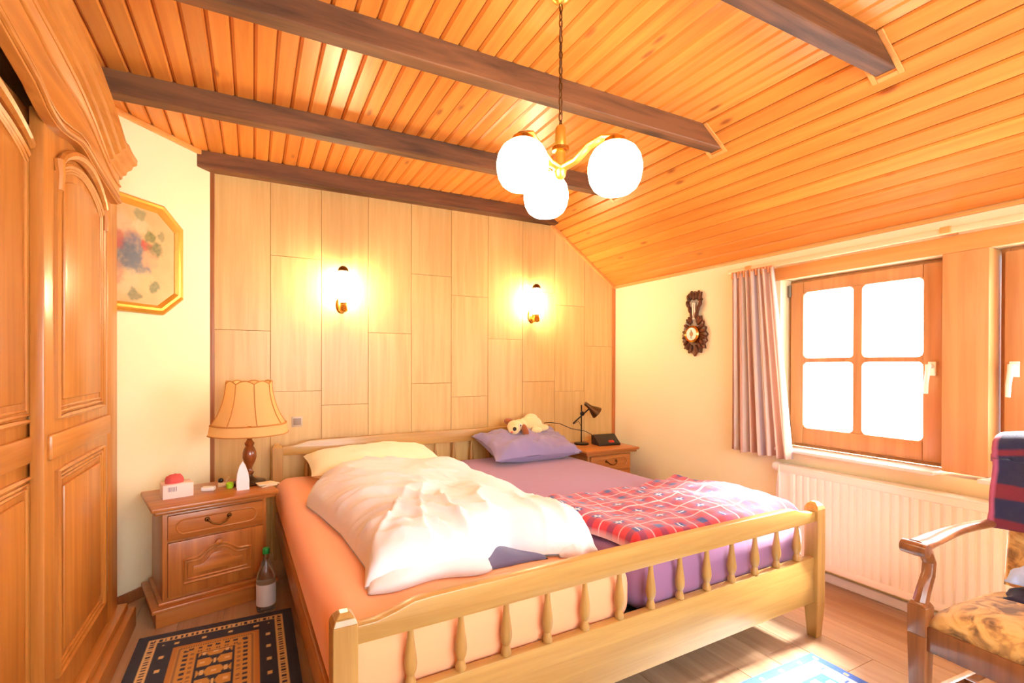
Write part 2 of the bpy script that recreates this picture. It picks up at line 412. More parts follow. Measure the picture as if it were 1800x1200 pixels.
def beam(y0, y1, x0, mitre=0):
    m = MB()
    xe_b, xe_t = 2.318, XK+.004
    vs = [(x0, y0, ZB), (xe_b, y0, ZB), (xe_t, y0, ZC+.004), (x0, y0, ZC+.004), (x0+mitre, y1, ZB), (xe_b, y1, ZB), (xe_t, y1, ZC+.004), (x0+mitre, y1, ZC+.004)]
    m.add(vs, [(0, 1, 2, 3), (7, 6, 5, 4), (0, 4, 5, 1), (1, 5, 6, 2), (2, 6, 7, 3), (3, 7, 4, 0)])
    b = m.build('beam', BEAM, ceiling, bevel=.004, seg=1)
    return b
beam(3.425, D, -.311, .078)
beam(2.665, 2.738, XLW)
beam(1.832, 1.905, XLW)
beam(1.024, 1.098, XLW)
beam(.215, .29, XLW); beam(-.59, -.515, XLW)
# little pine frames where the beams run into the slope
for k, (y0, y1) in enumerate(((2.665, 2.738), (1.832, 1.905), (1.024, 1.098), (.215, .29))):
    m = MB(); dn = V(math.cos(sang), 0, -math.sin(sang)); nn = V(-math.sin(sang), 0, -math.cos(sang))
    def pc(s, y, h): q = V(XK, 0, ZC)+dn*s+nn*h; return (q.x, y, q.z)
    s0, s1 = -.0, .187
    for ya, yb, sa, sb in ((y0-.02, y0, s0, s1+.02), (y1, y1+.02, s0, s1+.02), (y0, y1, s1, s1+.02)):
        m.add([pc(sa, ya, 0), pc(sb, ya, 0), pc(sb, yb, 0), pc(sa, yb, 0), pc(sa, ya, .008), pc(sb, ya, .008), pc(sb, yb, .008), pc(sa, yb, .008)],
              [(0, 3, 2, 1), (4, 5, 6, 7), (0, 1, 5, 4), (1, 2, 6, 5), (2, 3, 7, 6), (3, 0, 4, 7)])
    m.build('beam_surround', TRIMY, ceiling, bevel=.002, seg=1)
# narrow trim where slope meets the window wall
struct(MB().box(RX-.016, RX, YF, D-.01, 1.952, 1.972).build('trim_7', TRIMY, bevel=.003))

# ------------------------------------------------------------------ wardrobe
WO = (-.56, 2.76, 0)
wd = thing('wardrobe', 'tall honey-oak wardrobe with arched pediment and panelled sliding doors', 'wardrobe', WO)
XF = -.56
WY0, WY1 = .16, 2.76
fb = [(.16, 1.965), (.9, 2.03), (1.2, 2.085), (1.53, 2.053), (1.745, 2.012), (1.84, 1.975), (1.93, 1.968), (2.03, 1.985), (2.12, 2.004), (2.18, 2.003), (2.27, 1.988), (2.43, 1.972), (2.6, 1.955), (2.76, 1.95)]
ft = [(.16, 2.10), (.5, 2.2), (1.0, 2.29), (1.3, 2.30), (1.75, 2.248), (1.9, 2.238), (2.11, 2.215), (2.27, 2.178), (2.37, 2.145), (2.51, 2.095), (2.6, 2.085), (2.76, 2.085)]
cab = MB()
cab.box(-1.15, XF, 2.60, WY1, .1, 2.09)                # far side post of the carcass
cab.box(-1.15, XF, WY0, WY0+.12, .1, 2.09)
cab.box(-1.15, -1.13, WY0, WY1, .1, 2.1)
cab.box(-1.15, -.6, WY0, WY1, .08, .12)
cab.build('carcass', OAK, wd, bevel=.004, off=WO)
MB().box(-1.13, -.70, WY0+.12, 2.6, .12, 2.02).build('interior_shade', INSIDE_SHADE, wd, smooth=False, off=WO)  # near-black block, shade of the wardrobe's inside put into its colour
# roof board following the arch behind the pediment
ys = [WY0+(WY1-WY0)*k/44 for k in range(45)]
rf = MB().prism([(y, pw(ft, y)+.0) for y in ys]+[(y, pw(ft, y)-.03) for y in reversed(ys)], 'X', -1.15, XF)
rf.build('roof_board', OAKY, wd, off=WO)
yb = ys; ys = [WY0+(2.655-WY0)*k/44 for k in range(45)]
fas = MB(); nv = len(ys)
for xx in (XF+.03, XF-.004):
    fas.v += [(xx, y, pw(fb, y)) for y in ys]+[(xx, y, pw(ft, y)+.02) for y in ys]
for k in range(nv-1):
    a = 0; b = 2*nv
    fas.f += [(a+k, a+k+1, a+nv+k+1, a+nv+k), (b+k, b+nv+k, b+nv+k+1, b+k+1), (a+k, b+k, b+k+1, a+k+1), (a+nv+k, a+nv+k+1, b+nv+k+1, b+nv+k)]
fas.f += [(0, nv, 3*nv, 2*nv), (nv-1, 3*nv-1, 4*nv-1, 2*nv-1)]
fas.build('pediment_board', OAKY, wd, bevel=.003, seg=1, off=WO)
# bead along the lower edge and a second bead in the middle
def along(fn, dz, x, rad, y0, y1, n=60):
    return [(x, y0+(y1-y0)*k/n, fn(y0+(y1-y0)*k/n)+dz) for k in range(n+1)]
fbz = lambda y: pw(fb, y); ftz = lambda y: pw(ft, y)
bead = MB(); bead.tube(along(fbz, .012, XF+.032, 0, WY0, 2.65), .009, 8); bead.tube(along(fbz, .035, XF+.031, 0, WY0, 2.65), .005, 8)
bead.tube([(XF+.031, y, lerp(pw(fb, y), pw(ft, y), .62)) for y in ys], .006, 8)
bead.build('pediment_bead', OAKY, wd, off=WO)
# projecting cornice, in steps, running along the arch and turning out at the end
prof = [(0, 0), (.012, .0), (.014, .014), (.026, .02), (.03, .036), (.046, .046), (.052, .062), (.066, .07), (.068, .094), (0, .094)]
cpath = [(y, pw(ft, y)-.028) for y in ys if y < 2.5]+[(2.53, 2.085), (2.58, 2.078), (2.63, 2.078), (2.70, 2.082)]
fr = [(V(XF+.02, y, z), V(1, 0, 0), V(0, 0, 1)) for y, z in cpath]
cor = MB().sweep(prof, None, fr); cor.box(-1.15, XF+.02, 2.70, 2.74, 2.09, 2.15)
cor.build('cornice', OAKY, wd, angle=25, off=WO)
pl = MB().box(-1.15, XF+.06, WY0, 2.82, 0, .10); pl.box(-1.15, XF+.035, WY0, 2.79, .10, .135)
pl.build('plinth', OAKY, wd, bevel=.008, off=WO)
def archtop(y, y0, y1, z0, rise):
    t = (y-y0)/(y1-y0); return z0+rise*math.sin(PI*t)**.7
def wdoor(xf, y0, y1, stile):
    """panelled door with arched upper field; xf is its front face"""
    dmat = wd
    slab = MB().box(xf-.035, xf, y0, y1, .14, 2.015)
    dr = slab.build('door', OAK, dmat, bevel=.005, off=WO)
    pa, pb = y0+stile, y1-stile
    n = 16; yy = [pa+(pb-pa)*k/n for k in range(n+1)]
    top = [(y, archtop(y, pa, pb, 1.855, .085)) for y in yy]
    # moulding frames (upper with arched head, lower square), as swept beads
    def frame(loop, name):
        m = MB()
        for dd, rr, hx in ((0, .010, .004), (.018, .007, .002), (.032, .006, .0)):
            cy = sum(p[0] for p in loop)/len(loop); cz = sum(p[1] for p in loop)/len(loop)
            hy = max(abs(p[0]-cy) for p in loop); hz = max(abs(p[1]-cz) for p in loop)
            path = [(xf+hx, cy+(p[0]-cy)*(1-dd/hy), cz+(p[1]-cz)*(1-dd/hz)) for p in loop]
            m.tube(path, rr, 6, closed=True)
        return m.build(name, OAK, dr, off=WO)
    up = [(pa, 1.08)]+[(pa, z) for z in (1.3, 1.6)]+top+[(pb, z) for z in (1.6, 1.3, 1.08)]+[(lerp(pb, pa, k/6), 1.08) for k in range(1, 6)]
    frame(up, 'panel_moulding')
    lo = [(pa, .26)]+[(pa, .5), (pa, .7), (pa, .91)]+[(lerp(pa, pb, k/6), .91) for k in range(1, 6)]+[(pb, .91), (pb, .7), (pb, .5), (pb, .26)]+[(lerp(pb, pa, k/6), .26) for k in range(1, 6)]
    frame(lo, 'panel_moulding')
    up2 = [(pa+.055, 1.135), (pb-.055, 1.135)]+[(y, archtop(y, pa, pb, 1.855, .085)-.055) for y in reversed(yy) if pa+.05 < y < pb-.05]
    MB().prism(up2, 'X', xf-.002, xf+.009).build('upper_field', OAK, dr, bevel=.008, seg=2, off=WO)
    MB().box(xf-.002, xf+.009, pa+.055, pb-.055, .315, .855).build('lower_field', OAK, dr, bevel=.008, off=WO)
    mr = MB().box(xf-.002, xf+.014, y0+.02, y1-.01, .955, 1.035); mr.build('middle_rail', OAKY, dr, bevel=.008, off=WO)
    # carved eyebrow over the upper panel
    eb = MB(); eb.tube([(xf+.012, y, archtop(y, pa, pb, 1.885, .095)) for y in yy], lambda t: .012+.006*math.sin(PI*t), 8)
    for yv in (pa, pb):
        eb.tube([(xf+.010, yv, 1.895), (xf+.014, yv, 1.85), (xf+.012, yv, 1.80)], lambda t: .015-.005*t, 8)
    eb.build('carved_arch', OAK, dr, off=WO)
    return dr
wdoor(XF+.0, 1.895, 2.598, .09)
wdoor(XF-.042, 1.05, 2.02, .10)

# ------------------------------------------------------------------ bed
BX, BY, BR = .212, 1.275, .032
bed = thing('double_bed', 'golden oak double bed with turned spindles in headboard and footboard', 'bed', (BX, BY, 0), BR)
def b2w(u, v, z=0): return V(BX+math.cos(BR)*u-math.sin(BR)*v, BY+math.sin(BR)*u+math.cos(BR)*v, z)
def w2b(x, y):
    dx, dy = x-BX, y-BY; return (math.cos(BR)*dx+math.sin(BR)*dy, -math.sin(BR)*dx+math.cos(BR)*dy)
BL = 2.132
def post(u, v, top):
    m = MB(); h = .031
    m.frustum((u, v), .021, .021, 0, h, h, .16); m.box(u-h, u+h, v-h, v+h, .16, top-.028)
    m.frustum((u, v), h, h, top-.028, .024, .024, top-.012); m.frustum((u, v), .024, .024, top-.012, .012, .012, top)
    return m.build('post', BEDZ, bed, bevel=.002, seg=1, angle=15)
post(-.006, 0, .622); post(2.12, 0, .622); post(-.006, BL, .742); post(2.12, BL, .742)
def shaped_rail(v, zb, zt, name):
    n = 40; us = [.022+(2.092-.022)*k/n for k in range(n+1)]
    def top(u):
        e = min(u, 2.114-u); return zt-.03+.03*smooth01((e-.07)/.13)+.006*math.sin(PI*u/2.1)
    m = MB().prism([(us[0], zb), (us[-1], zb)]+[(u, top(u)) for u in reversed(us)], 'Y', v-.018, v+.018)
    return m.build(name, BEDX, bed, bevel=.005)
shaped_rail(0, .533, .612, 'foot_top_rail')
MB().box(.02, 2.094, -.014, .02, .165, .372).build('foot_board', BEDX, bed, bevel=.004)
shaped_rail(BL, .662, .75, 'head_top_rail')
MB().box(.02, 2.094, BL-.015, BL+.015, .165, .46).build('head_board', BEDX, bed, bevel=.004)
def spindle_prof(z0, z1):
    h = z1-z0; pr = [(.010, 0), (.015, .02), (.0165, .05), (.0155, .10), (.012, .16), (.0105, .20), (.014, .24), (.0175, .32), (.0185, .40), (.0165, .52), (.0125, .68), (.0095, .82), (.0085, .92), (.0095, 1)]
    return [(r, z0+h*t) for r, t in pr]
sp1 = MB().lathe(spindle_prof(.37, .537), (0, 0, 0), 12); sp2 = MB().lathe(spindle_prof(.455, .668), (0, 0, 0), 12)
for spb, v in ((sp1, .002), (sp2, BL)):
    po = spb.build('spindle', BEDZ, bed)
    for k in range(13):
        o = po if k == 0 else po.copy()
        if k: C.objects.link(o)
        o.location = (.173+.1506*k, v, 0)
MB().box(-.018, .010, .03, BL-.03, .19, .311).build('side_rail', BEDY, bed, bevel=.006)
MB().box(2.105, 2.132, .03, BL-.03, .19, .311).build('side_rail', BEDY, bed, bevel=.006)
MB().box(.012, 2.102, .04, BL-.04, .26, .311).build('slatted_base', plain('slate_cover', (74, 84, 96), .8), bed, bevel=.006)
MB().box(1.03, 1.07, .05, BL-.05, .2, .30).build('centre_rail', BEDY, bed, bevel=.004)

def soft(col, name, bump=.12, bs=14, rough=.9, sheen=.25): return plain(name, col, rough, bump=bump, bscale=bs, sheen=sheen, spec=.2)
def mattress(u0, u1, v0, v1, z0, z1, col, label, nm):
    m = MB(); c = ((u0+u1)/2, (v0+v1)/2); hx, hy = (u1-u0)/2, (v1-v0)/2; r = .08
    m.box(-hx, hx, -hy, hy, 0, z1-z0)
    o = m.build('mattress', soft(col, nm, .15, 9), bevel=r, seg=6)
    o.location = b2w(*c, z0); o.rotation_euler = (0, 0, BR); tag(o, label, 'mattress'); return o
mattress(-.022, 1.035, .028, BL-.03, .312, .535, (255, 182, 134), 'mattress in apricot-orange fitted sheet on the side nearer the wardrobe', 'apricot_sheet')
mattress(1.055, 2.125, .03, BL-.03, .312, .535, (158, 112, 150), 'mattress in mauve-purple fitted sheet on the window side of the bed', 'mauve_sheet')

def pillow(name, cx, cy, z, L, Wd, H, rz, tilt, mat, label, cat='pillow', seed=0, wr=.012, roll=0, pinch=1.0):
    m = MB(); n, k = 44, 32
    def shape(sg):
        def fn(s, t):
            a, b = 2*s-1, 2*t-1
            e = ((1-abs(a)**2.6)*(1-abs(b)**2.6))
            h = max(0, e)**.5
            pin = 1-.13*pinch*(1-abs(b)**2)*abs(a)**3; pin2 = 1-.10*pinch*(1-abs(a)**2)*abs(b)**3
            x = a*L/2*pin; y = b*Wd/2*pin2
            w = wr*(fbm((x*2+seed, y*2, sg), 4.5, 3))*(.4+h)
            # creases that run in from the corners
            w += wr*.7*math.sin((a+b*.6)*9+3*fbm((x, y, seed), 3))*(1-h)*min(1, 3*h)
            return (x, y, sg*(H/2*h)+w*(1 if sg > 0 else .3))
        return fn
    m.grid(n, k, shape(1)); m.grid(n, k, shape(-1))
    o = m.build(name, mat, weld=True, angle=180)
    o.location = (cx, cy, z); o.rotation_euler = (tilt, roll, rz); tag(o, label, cat); return o
CREAM = soft((250, 243, 210), 'cream_pillowcase', .12, 16)
PURP = soft((152, 140, 178), 'lilac_pillowcase', .15, 18)
pillow('pillow', .715, 3.20, .625, .84, .42, .18, .03, .12, CREAM, 'flat cream pillow against the headboard, half under the white duvet', seed=3, wr=.006, pinch=.3)
pp = pillow('pillow', 1.875, 3.20, .645, .76, .42, .19, .03, .30, PURP, 'plump lilac-grey pillow leaning on the headboard under the plush dog', seed=8, wr=.03)
MB().box(-.02, .02, -.001, .001, -.012, .012).build('care_tag', WHITEPL, pp).location = (.345, -.185, -.005)

# white duvet ---------------------------------------------------------------
lft = [(0, V(.315, 1.545, 0)), (.1, V(.348, 1.70, 0)), (.35, V(.325, 2.07, 0)), (.6, V(.275, 2.38, 0)), (.78, V(.235, 2.58, 0)), (.88, V(.30, 2.75, 0)), (1, V(.46, 2.90, 0))]
rgt = [(0, V(1.185, 1.495, 0)), (.12, V(1.225, 1.62, 0)), (.35, V(1.22, 1.92, 0)), (.65, V(1.215, 2.32, 0)), (.9, V(1.20, 2.74, 0)), (1, V(1.12, 2.93, 0))]
def crv(c, t):
    return pw([(a, p) for a, p in c], t)
def duv(s, t, top=1):
    p = crv(lft, t).lerp(crv(rgt, t), s)
    p.y += (.012*math.sin(PI*s)+.085*math.exp(-((s-.60)/.085)**2)-.02*math.exp(-((s-.86)/.08)**2))*(1-t)**7+.10*math.sin(PI*s)*t**4
    ds, dt = min(s, 1-s)*.92, min(t, 1-t)*1.45
    es = min(1, ds/.17); et = min(1, dt/.16)
    prof = math.sqrt(max(0, 1-(1-es)**2.2))*math.sqrt(max(0, 1-(1-et)**2.2))
    base = .548
    if top < 0: return V(p.x, p.y, base-.006+.0*prof)
    h = .135+.035*math.sin(PI*min(1, s*1.1))*math.sin(PI*(.25+.6*t))
    q = V(p.x, p.y, 0)
    def ridge(ax, ay, f, ph, sharp=1.0):
        w = (q.x*ax+q.y*ay)*f+1.5*fbm(q+V(ph, 0, 0), 1.6, 2); n = noise.noise(V(w, (q.x*ay-q.y*ax)*f*.22+ph, ph)); return (1-min(1, abs(n)*2.4))**2*sharp
    wr = .022*fbm(q+V(4, 0, 0), 3.2, 2)+.021*ridge(.75, .66, 8, 3)*smooth01(1.25-s*1.4)+.012*ridge(.5, .87, 13, 23)*smooth01(1.0-s*1.6)+.018*ridge(.95, -.3, 8, 11)*smooth01((.5-t)/.35)
    wr += .007*ridge(.3, .95, 9, 7)*smooth01((t-.45)/.3)+.004*ridge(.9, .4, 14, 17)+.004*fbm(q+V(0, 7, 0), 16, 2)
    wr -= .012
    return V(p.x, p.y, base+prof*h+wr*min(1, prof*1.6))
dm = MB(); dm.grid(110, 150, lambda s, t: duv(s, t)); dm.grid(110, 150, lambda s, t: duv(s, t, -1))
DUV = soft((238, 236, 240), 'white_cotton', .12, 45, sheen=.1)
dv = thing('duvet', 'large rumpled white duvet heaped on the apricot mattress', 'duvet', (.75, 2.2, .54))
dm.build('duvet_cover', DUV, dv, off=(.75, 2.2, .54), weld=True, angle=180)
def flap(s0, s1, dy, hgt, nm):
    m = MB()
    def fn(sg):
        def g(a, b):
            s = lerp(s0, s1, a); p = duv(s, .0); q = duv(s, .10)
            e = math.sqrt(max(0, 1-abs(2*a-1)**3))*math.sqrt(max(0, 1-abs(2*b-1)**2.5))
            y = lerp(p.y-dy*(.8+.3*math.sin(a*9+s0*5)), q.y, b)
            return (lerp(p.x, q.x, b)+.0, y, .540+(hgt*e+.006*fbm((a*4, b*3, s0), 2)*e if sg > 0 else 0))
        return g
    m.grid(40, 14, fn(1)); m.grid(40, 14, fn(-1))
    return m.build(nm, DUV, dv, off=(.75, 2.2, .54), weld=True, angle=180)
flap(.0, .50, .05, .05, 'cover_flap'); flap(.80, .99, .035, .045, 'cover_flap')
lc = MB()
def lcf(sg):
    def g(a, b):
        x = lerp(.66, .97, a)+.03*b; y = 1.475+.03*math.sin(a*3)+(.2)*b+.02*abs(2*a-1)
        e = math.sqrt(max(0, 1-abs(2*a-1)**3))*math.sqrt(max(0, 1-abs(2*b-1)**3))
        return (x, y, .538+(.028*e+.006*math.sin(a*14+b*3)*e if sg > 0 else 0))
    return g
lc.grid(30, 16, lcf(1)); lc.grid(30, 16, lcf(-1))
tag(lc.build('folded_cloth', soft((112, 112, 146), 'blue_grey_cloth', .1, 30), off=(.8, 1.5, .538), weld=True, angle=180), 'blue-grey cloth poking out from under the front edge of the duvet', 'cloth')

# plaid blanket -------------------------------------------------------------
RED, NAVY, WHT, DRED = lin((210, 52, 62)), lin((38, 60, 128)), lin((240, 232, 232)), lin((170, 40, 56))
def plaid(x, y):
    P = .128
    def band(c):
        t = (c/P) % 1
        return ('n' if abs(t-.5) < .15 else 'w' if min(t, 1-t) < .026 else 'r'), abs(t-.5)
    (a, da), (b, db) = band(x), band(y)
    if a == 'w' or b == 'w': return tuple(.62*q+.38*w for q, w in zip(WHT, RED))
    if a == 'n' and b == 'n': return WHT if (da < .014 or db < .014) else NAVY
    if a == 'n' or b == 'n': return tuple(.75*q+.25*w for q, w in zip(DRED, NAVY))
    return RED
bA, bB = (1.08, .085), (2.135, .062)         # front corners (bed coordinates)
bC_, bD_ = (2.12, .80), (1.03, .70)
def blk(s, t, top=1):
    u = lerp(lerp(bA[0], bB[0], s), lerp(bD_[0], bC_[0], s), t); v = lerp(lerp(bA[1], bB[1], s), lerp(bD_[1], bC_[1], s), t)
    u += .02*math.sin(t*7)*(1-s); v += .025*math.sin(s*6.5+.6)*t+.012*math.sin(s*9)*(1-t)
    ds, dt = min(s, 1-s)*1.05, min(t, 1-t)*.72
    prof = math.sqrt(max(0, 1-(1-min(1, ds/.05))**2.4))*math.sqrt(max(0, 1-(1-min(1, dt/.05))**2.4))
    p = b2w(u, v)
    bulge = .048+.035*smooth01((s-.2)/.5)*math.sin(PI*min(1, t*1.1+.05))+.02*math.exp(-((s-.06)/.08)**2)
    z = .541 if top < 0 else .541+prof*(bulge+.012*fbm((u*3, v*3, 1), 2.2, 3)+.006*math.sin(u*19+v*6+2*fbm((u, v, 0), 4)))
    # the window end of the blanket hangs over the mattress edge a little
    return V(p.x, p.y, z)
bm_ = MB(); NU, NV = 190, 140
bm_.grid(NU, NV, lambda s, t: blk(s, t)); nt_ = len(bm_.v); bm_.grid(60, 40, lambda s, t: blk(s, t, -1))
uvs = [(1.12*(i % NU)/(NU-1), .78*(i//NU)/(NV-1)) for i in range(nt_)]
BLM = attr_mat('wool_plaid', .95, .3, 260, .3)
def bcol(co, i):
    return plaid(*uvs[i]) if i < nt_ else RED
o = bm_.build('plaid_blanket', BLM, off=(*b2w(1.58, .4)[:2], .541), colfn=bcol, angle=180)
tag(o, 'folded red tartan wool blanket over the foot of the mauve mattress', 'blanket')

# ------------------------------------------------------------------ plush dog on the lilac pillow
dg = thing('plush_dog', 'cream plush dog with brown ears lying on the lilac pillow', 'plush toy', (1.865, 3.235, .738), .05)
PLUSH = plain('cream_plush', (246, 222, 160), .95, bump=.6, bscale=160, sheen=.5); BRN = plain('brown_plush', (168, 92, 46), .95, bump=.5, bscale=160, sheen=.4)
db = MB()
db.ell((.08, .03, .055), (.105, .062, .058)); db.ell((-.02, .02, .05), (.06, .05, .045)); db.ell((-.095, -.02, .045), (.058, .055, .05)); db.ell((-.125, -.062, .028), (.045, .042, .036))
db.ell((.17, -.01, .02), (.06, .03, .028)); db.ell((.085, -.055, .012), (.05, .03, .026)); db.ell((.165, .07, .03), (.05, .03, .03)); db.ell((.10, .05, .09), (.06, .045, .04))
b_ = db.build('body', PLUSH, dg, angle=180)
rm = b_.modifiers.new('remesh', 'REMESH'); rm.mode = 'VOXEL'; rm.voxel_size = .006; sm = b_.modifiers.new('smooth', 'SMOOTH'); sm.iterations = 8; sm.factor = .5
b_.modifiers['remesh'].use_smooth_shade = True
MB().ell((-.035, -.085, .004), (.026, .018, .068), mat=Matrix.Rotation(-.3, 3, 'Y')).build('ear', BRN, dg)
MB().ell((-.10, .045, .075), (.05, .022, .026), mat=Matrix.Rotation(.3, 3, 'Y')).build('ear', BRN, dg)
EYE = plain('black_button', (20, 16, 14), .2)
MB().ell((-.145, -.104, .04), (.016, .012, .015), 10, 8).build('nose', EYE, dg)
ew = MB().ell((-.082, -.082, .062), (.012, .011, .014), 10, 8).build('eye', WHITEPL, dg)
MB().ell((-.084, -.092, .061), (.006, .004, .007), 8, 6).build('pupil', EYE, ew)
MB().ell((-.158, -.085, .015), (.010, .010, .008), 8, 6).build('cheek', plain('pink_felt', (236, 130, 110), .9), dg)

# ------------------------------------------------------------------ nightstands
def nightstand(name, label, loc, rz, w, d, h):
    t = thing(name, label, 'nightstand', loc, rz, None)
    m = MB(); m.box(.03, w-.03, .03, d, .10, h-.04); m.build('body', NSZ, t, bevel=.003)
    tp = MB().box(-.02, w+.02, -.025, d, h-.022, h); tp.box(-.006, w+.006, -.01, d, h-.04, h-.022); tp.build('top', NSX, t, bevel=.007)
    pl = MB().box(.0, w, 0, d, 0, .075); pl.box(-.018, w+.018, -.018, d, .075, .095); pl.box(.012, w-.012, .012, d, .095, .112); pl.build('plinth', NSX, t, bevel=.006)
    zf0, zd, zt = .125, h-.185, h-.055
    dr = MB().box(.05, w-.05, .012, .032, zd+.008, zt).build('drawer', NSX, t, bevel=.005)
    # raised oval-ended field on the drawer front
    a, b, c, e = .085, w-.085, zd+.034, zt-.026; r = (e-c)/2
    pts = [(a+r-r*math.sin(q), (c+e)/2+r*math.cos(q)) for q in [PI*k/10 for k in range(11)]]
    pts += [(b-r+r*math.sin(q), (c+e)/2-r*math.cos(q)) for q in [PI*k/10 for k in range(11)]]
    MB().tube([(p[0], .012, p[1]) for p in pts], .0045, 6, closed=True).build('drawer_bead', NSX, dr)
    hc = w/2; zz = (c+e)/2
    hd = MB(); hd.tube([(hc-.05, .012, zz+.016), (hc-.047, -.008, zz+.012), (hc-.03, -.016, zz-.004), (hc, -.02, zz-.012), (hc+.03, -.016, zz-.004), (hc+.047, -.008, zz+.012), (hc+.05, .012, zz+.016)], .0042, 8)
    for sx in (-.05, .05): hd.lathe([(0, 0), (.012, .002), (.008, .006), (0, .007)], (hc+sx, .012, zz+.016), 10, Matrix.Rotation(PI/2, 3, 'X'))
    lab(hd.build('handle', OLDBRASS, dr), 'aged brass swing handle')
    do = MB().box(.05, w-.05, .014, .032, zf0, zd-.002).build('door', NSZ, t, bevel=.005)
    # arched raised panel
    pa, pb, p0, p1 = .115, w-.115, zf0+.055, zd-.095
    def arch(q, inset):
        tt = abs(2*q-1); base = p1-inset
        return base+.045*(1-smooth01((tt-.15)/.55))+(.0 if tt < .8 else 0)
    def loop(inset):
        n = 22; return [(pa+inset, p0+inset), (pb-inset, p0+inset)]+[(lerp(pb-inset, pa+inset, k/n), arch(k/n, inset)) for k in range(n+1)]
    mo = MB()
    for ins, rr in ((0, .0075), (.016, .005)): mo.tube([(p[0], .013, p[1]) for p in loop(ins)], rr, 6, closed=True)
    mo.build('panel_moulding', NSZ, do)
    MB().prism(loop(.038), 'Y', .006, .016).build('raised_field', NSX, do, bevel=.005)
    MB().lathe([(.006, 0), (.007, .012), (.015, .02), (.016, .028), (.010, .034), (0, .036)], (hc, .014, zd-.035), 14, Matrix.Rotation(PI/2, 3, 'X')).build('knob', NSZ, do)
    return t
NH = .575
nsl = nightstand('nightstand', 'oak nightstand with the fabric table lamp, between wardrobe and bed', (-.412, 2.742, 0), math.radians(15), .53, .40, NH)
nsr = nightstand('nightstand', 'oak nightstand with the black desk lamp, in the far corner', (2.345, 3.072, 0), 0, .50, .425, NH)
def nl(x, y, z=NH):   # world point for things on the left nightstand
    return (x, y, z)

# table lamp
tl = thing('table_lamp', 'turned-wood table lamp with cream bell shade of eight panels', 'lamp', (-.02, 3.075, NH), .2)
LW = wood('lamp_wood', (150, 78, 34), (84, 36, 14), 'Z', 30, .2, .2, coat=.5)
SBM = plain('dark_bronze', (70, 52, 36), .35, .8)
MB().lathe([(0, 0), (.085, 0), (.088, .006), (.082, .014), (.05, .02), (.028, .03), (.018, .04), (.016, .05), (0, .05)], seg=32).build('base', SBM, tl)
MB().lathe([(.012, .048), (.02, .056), (.024, .064), (.016, .074), (.013, .085), (.018, .10), (.03, .125), (.037, .15), (.036, .175), (.028, .20), (.02, .212), (.024, .22), (.026, .23), (.018, .24), (.013, .25), (.02, .262), (.025, .272), (.02, .284), (.0, .286)], seg=28).build('stem', LW, tl)
MB().lathe([(.012, .284), (.012, .36), (.02, .362), (.02, .40), (0, .402)], seg=14).build('socket', BRASS, tl)
def shade_r(zz):  # bell profile
    return pw([(0, .205), (.05, .198), (.06, .188), (.10, .163), (.16, .139), (.22, .124), (.28, .118)], zz)
SHM = plain('cream_shade_fabric', (248, 208, 138), .9, bump=.1, bscale=200); 
nt = SHM.node_tree; pn = nt.nodes['Principled BSDF']; pn.inputs['Subsurface Weight'].default_value = 0
tlb = nt.nodes.new('ShaderNodeBsdfTranslucent'); tlb.inputs[0].default_value = rgba((248, 206, 130)); mxs = nt.nodes.new('ShaderNodeMixShader'); mxs.inputs[0].default_value = .35
nt.links.new(pn.outputs[0], mxs.inputs[1]); nt.links.new(tlb.outputs[0], mxs.inputs[2]); nt.links.new(mxs.outputs[0], nt.nodes['Material Output'].inputs[0])
def shade_pt(a, zz, sc=1):
    k = (a/(2*PI)*8) % 1; sg = math.sin(PI*k)
    r = shade_r(zz)
    rr = r*(1-.055*(1-(2*k-1)**2)*0+0)
    # flat-to-bulging panels between the ribs
    rr = r*(math.cos(PI/8)/math.cos((k-.5)*2*PI/8)*.6+.4)*(1+.02*sg)
    z2 = zz+(.018*sg if zz > .26 else 0)
    return (rr*math.cos(a)*sc, rr*math.sin(a)*sc, .285+z2)
zl = [0, .012, .03, .05, .055, .06, .08, .11, .14, .17, .2, .23, .26, .28]
for k in range(8):
    m = MB()
    m.grid(9, len(zl)-5, lambda s, t: shade_pt(2*PI*(k+s)/8, zl[5+int(round(t*(len(zl)-6)))]))
    m.build('shade_panel', SHM, tl, angle=180, recalc=False)
m = MB(); m.grid(65, 5, lambda s, t: shade_pt(2*PI*s, zl[int(round(t*4))], 1.01)); m.build('shade_skirt', SHM, tl, angle=180)
CORD = plain('shade_cord', (196, 132, 62), .8); m = MB()
for k in range(8): m.tube([shade_pt(2*PI*k/8+.0001, z, 1.012) for z in zl[5:]], .0028, 6)
m.tube([shade_pt(2*PI*q/64, .055, 1.02) for q in range(64)], .004, 6, closed=True); m.tube([shade_pt(2*PI*q/64, .0, 1.015) for q in range(64)], .0035, 6, closed=True)
m.tube([shade_pt(2*PI*q/64, .28, 1.01) for q in range(64)], .003, 6, closed=True)
lab(m.build('shade_cording', CORD, tl), 'darker cord trim along seams and edges')

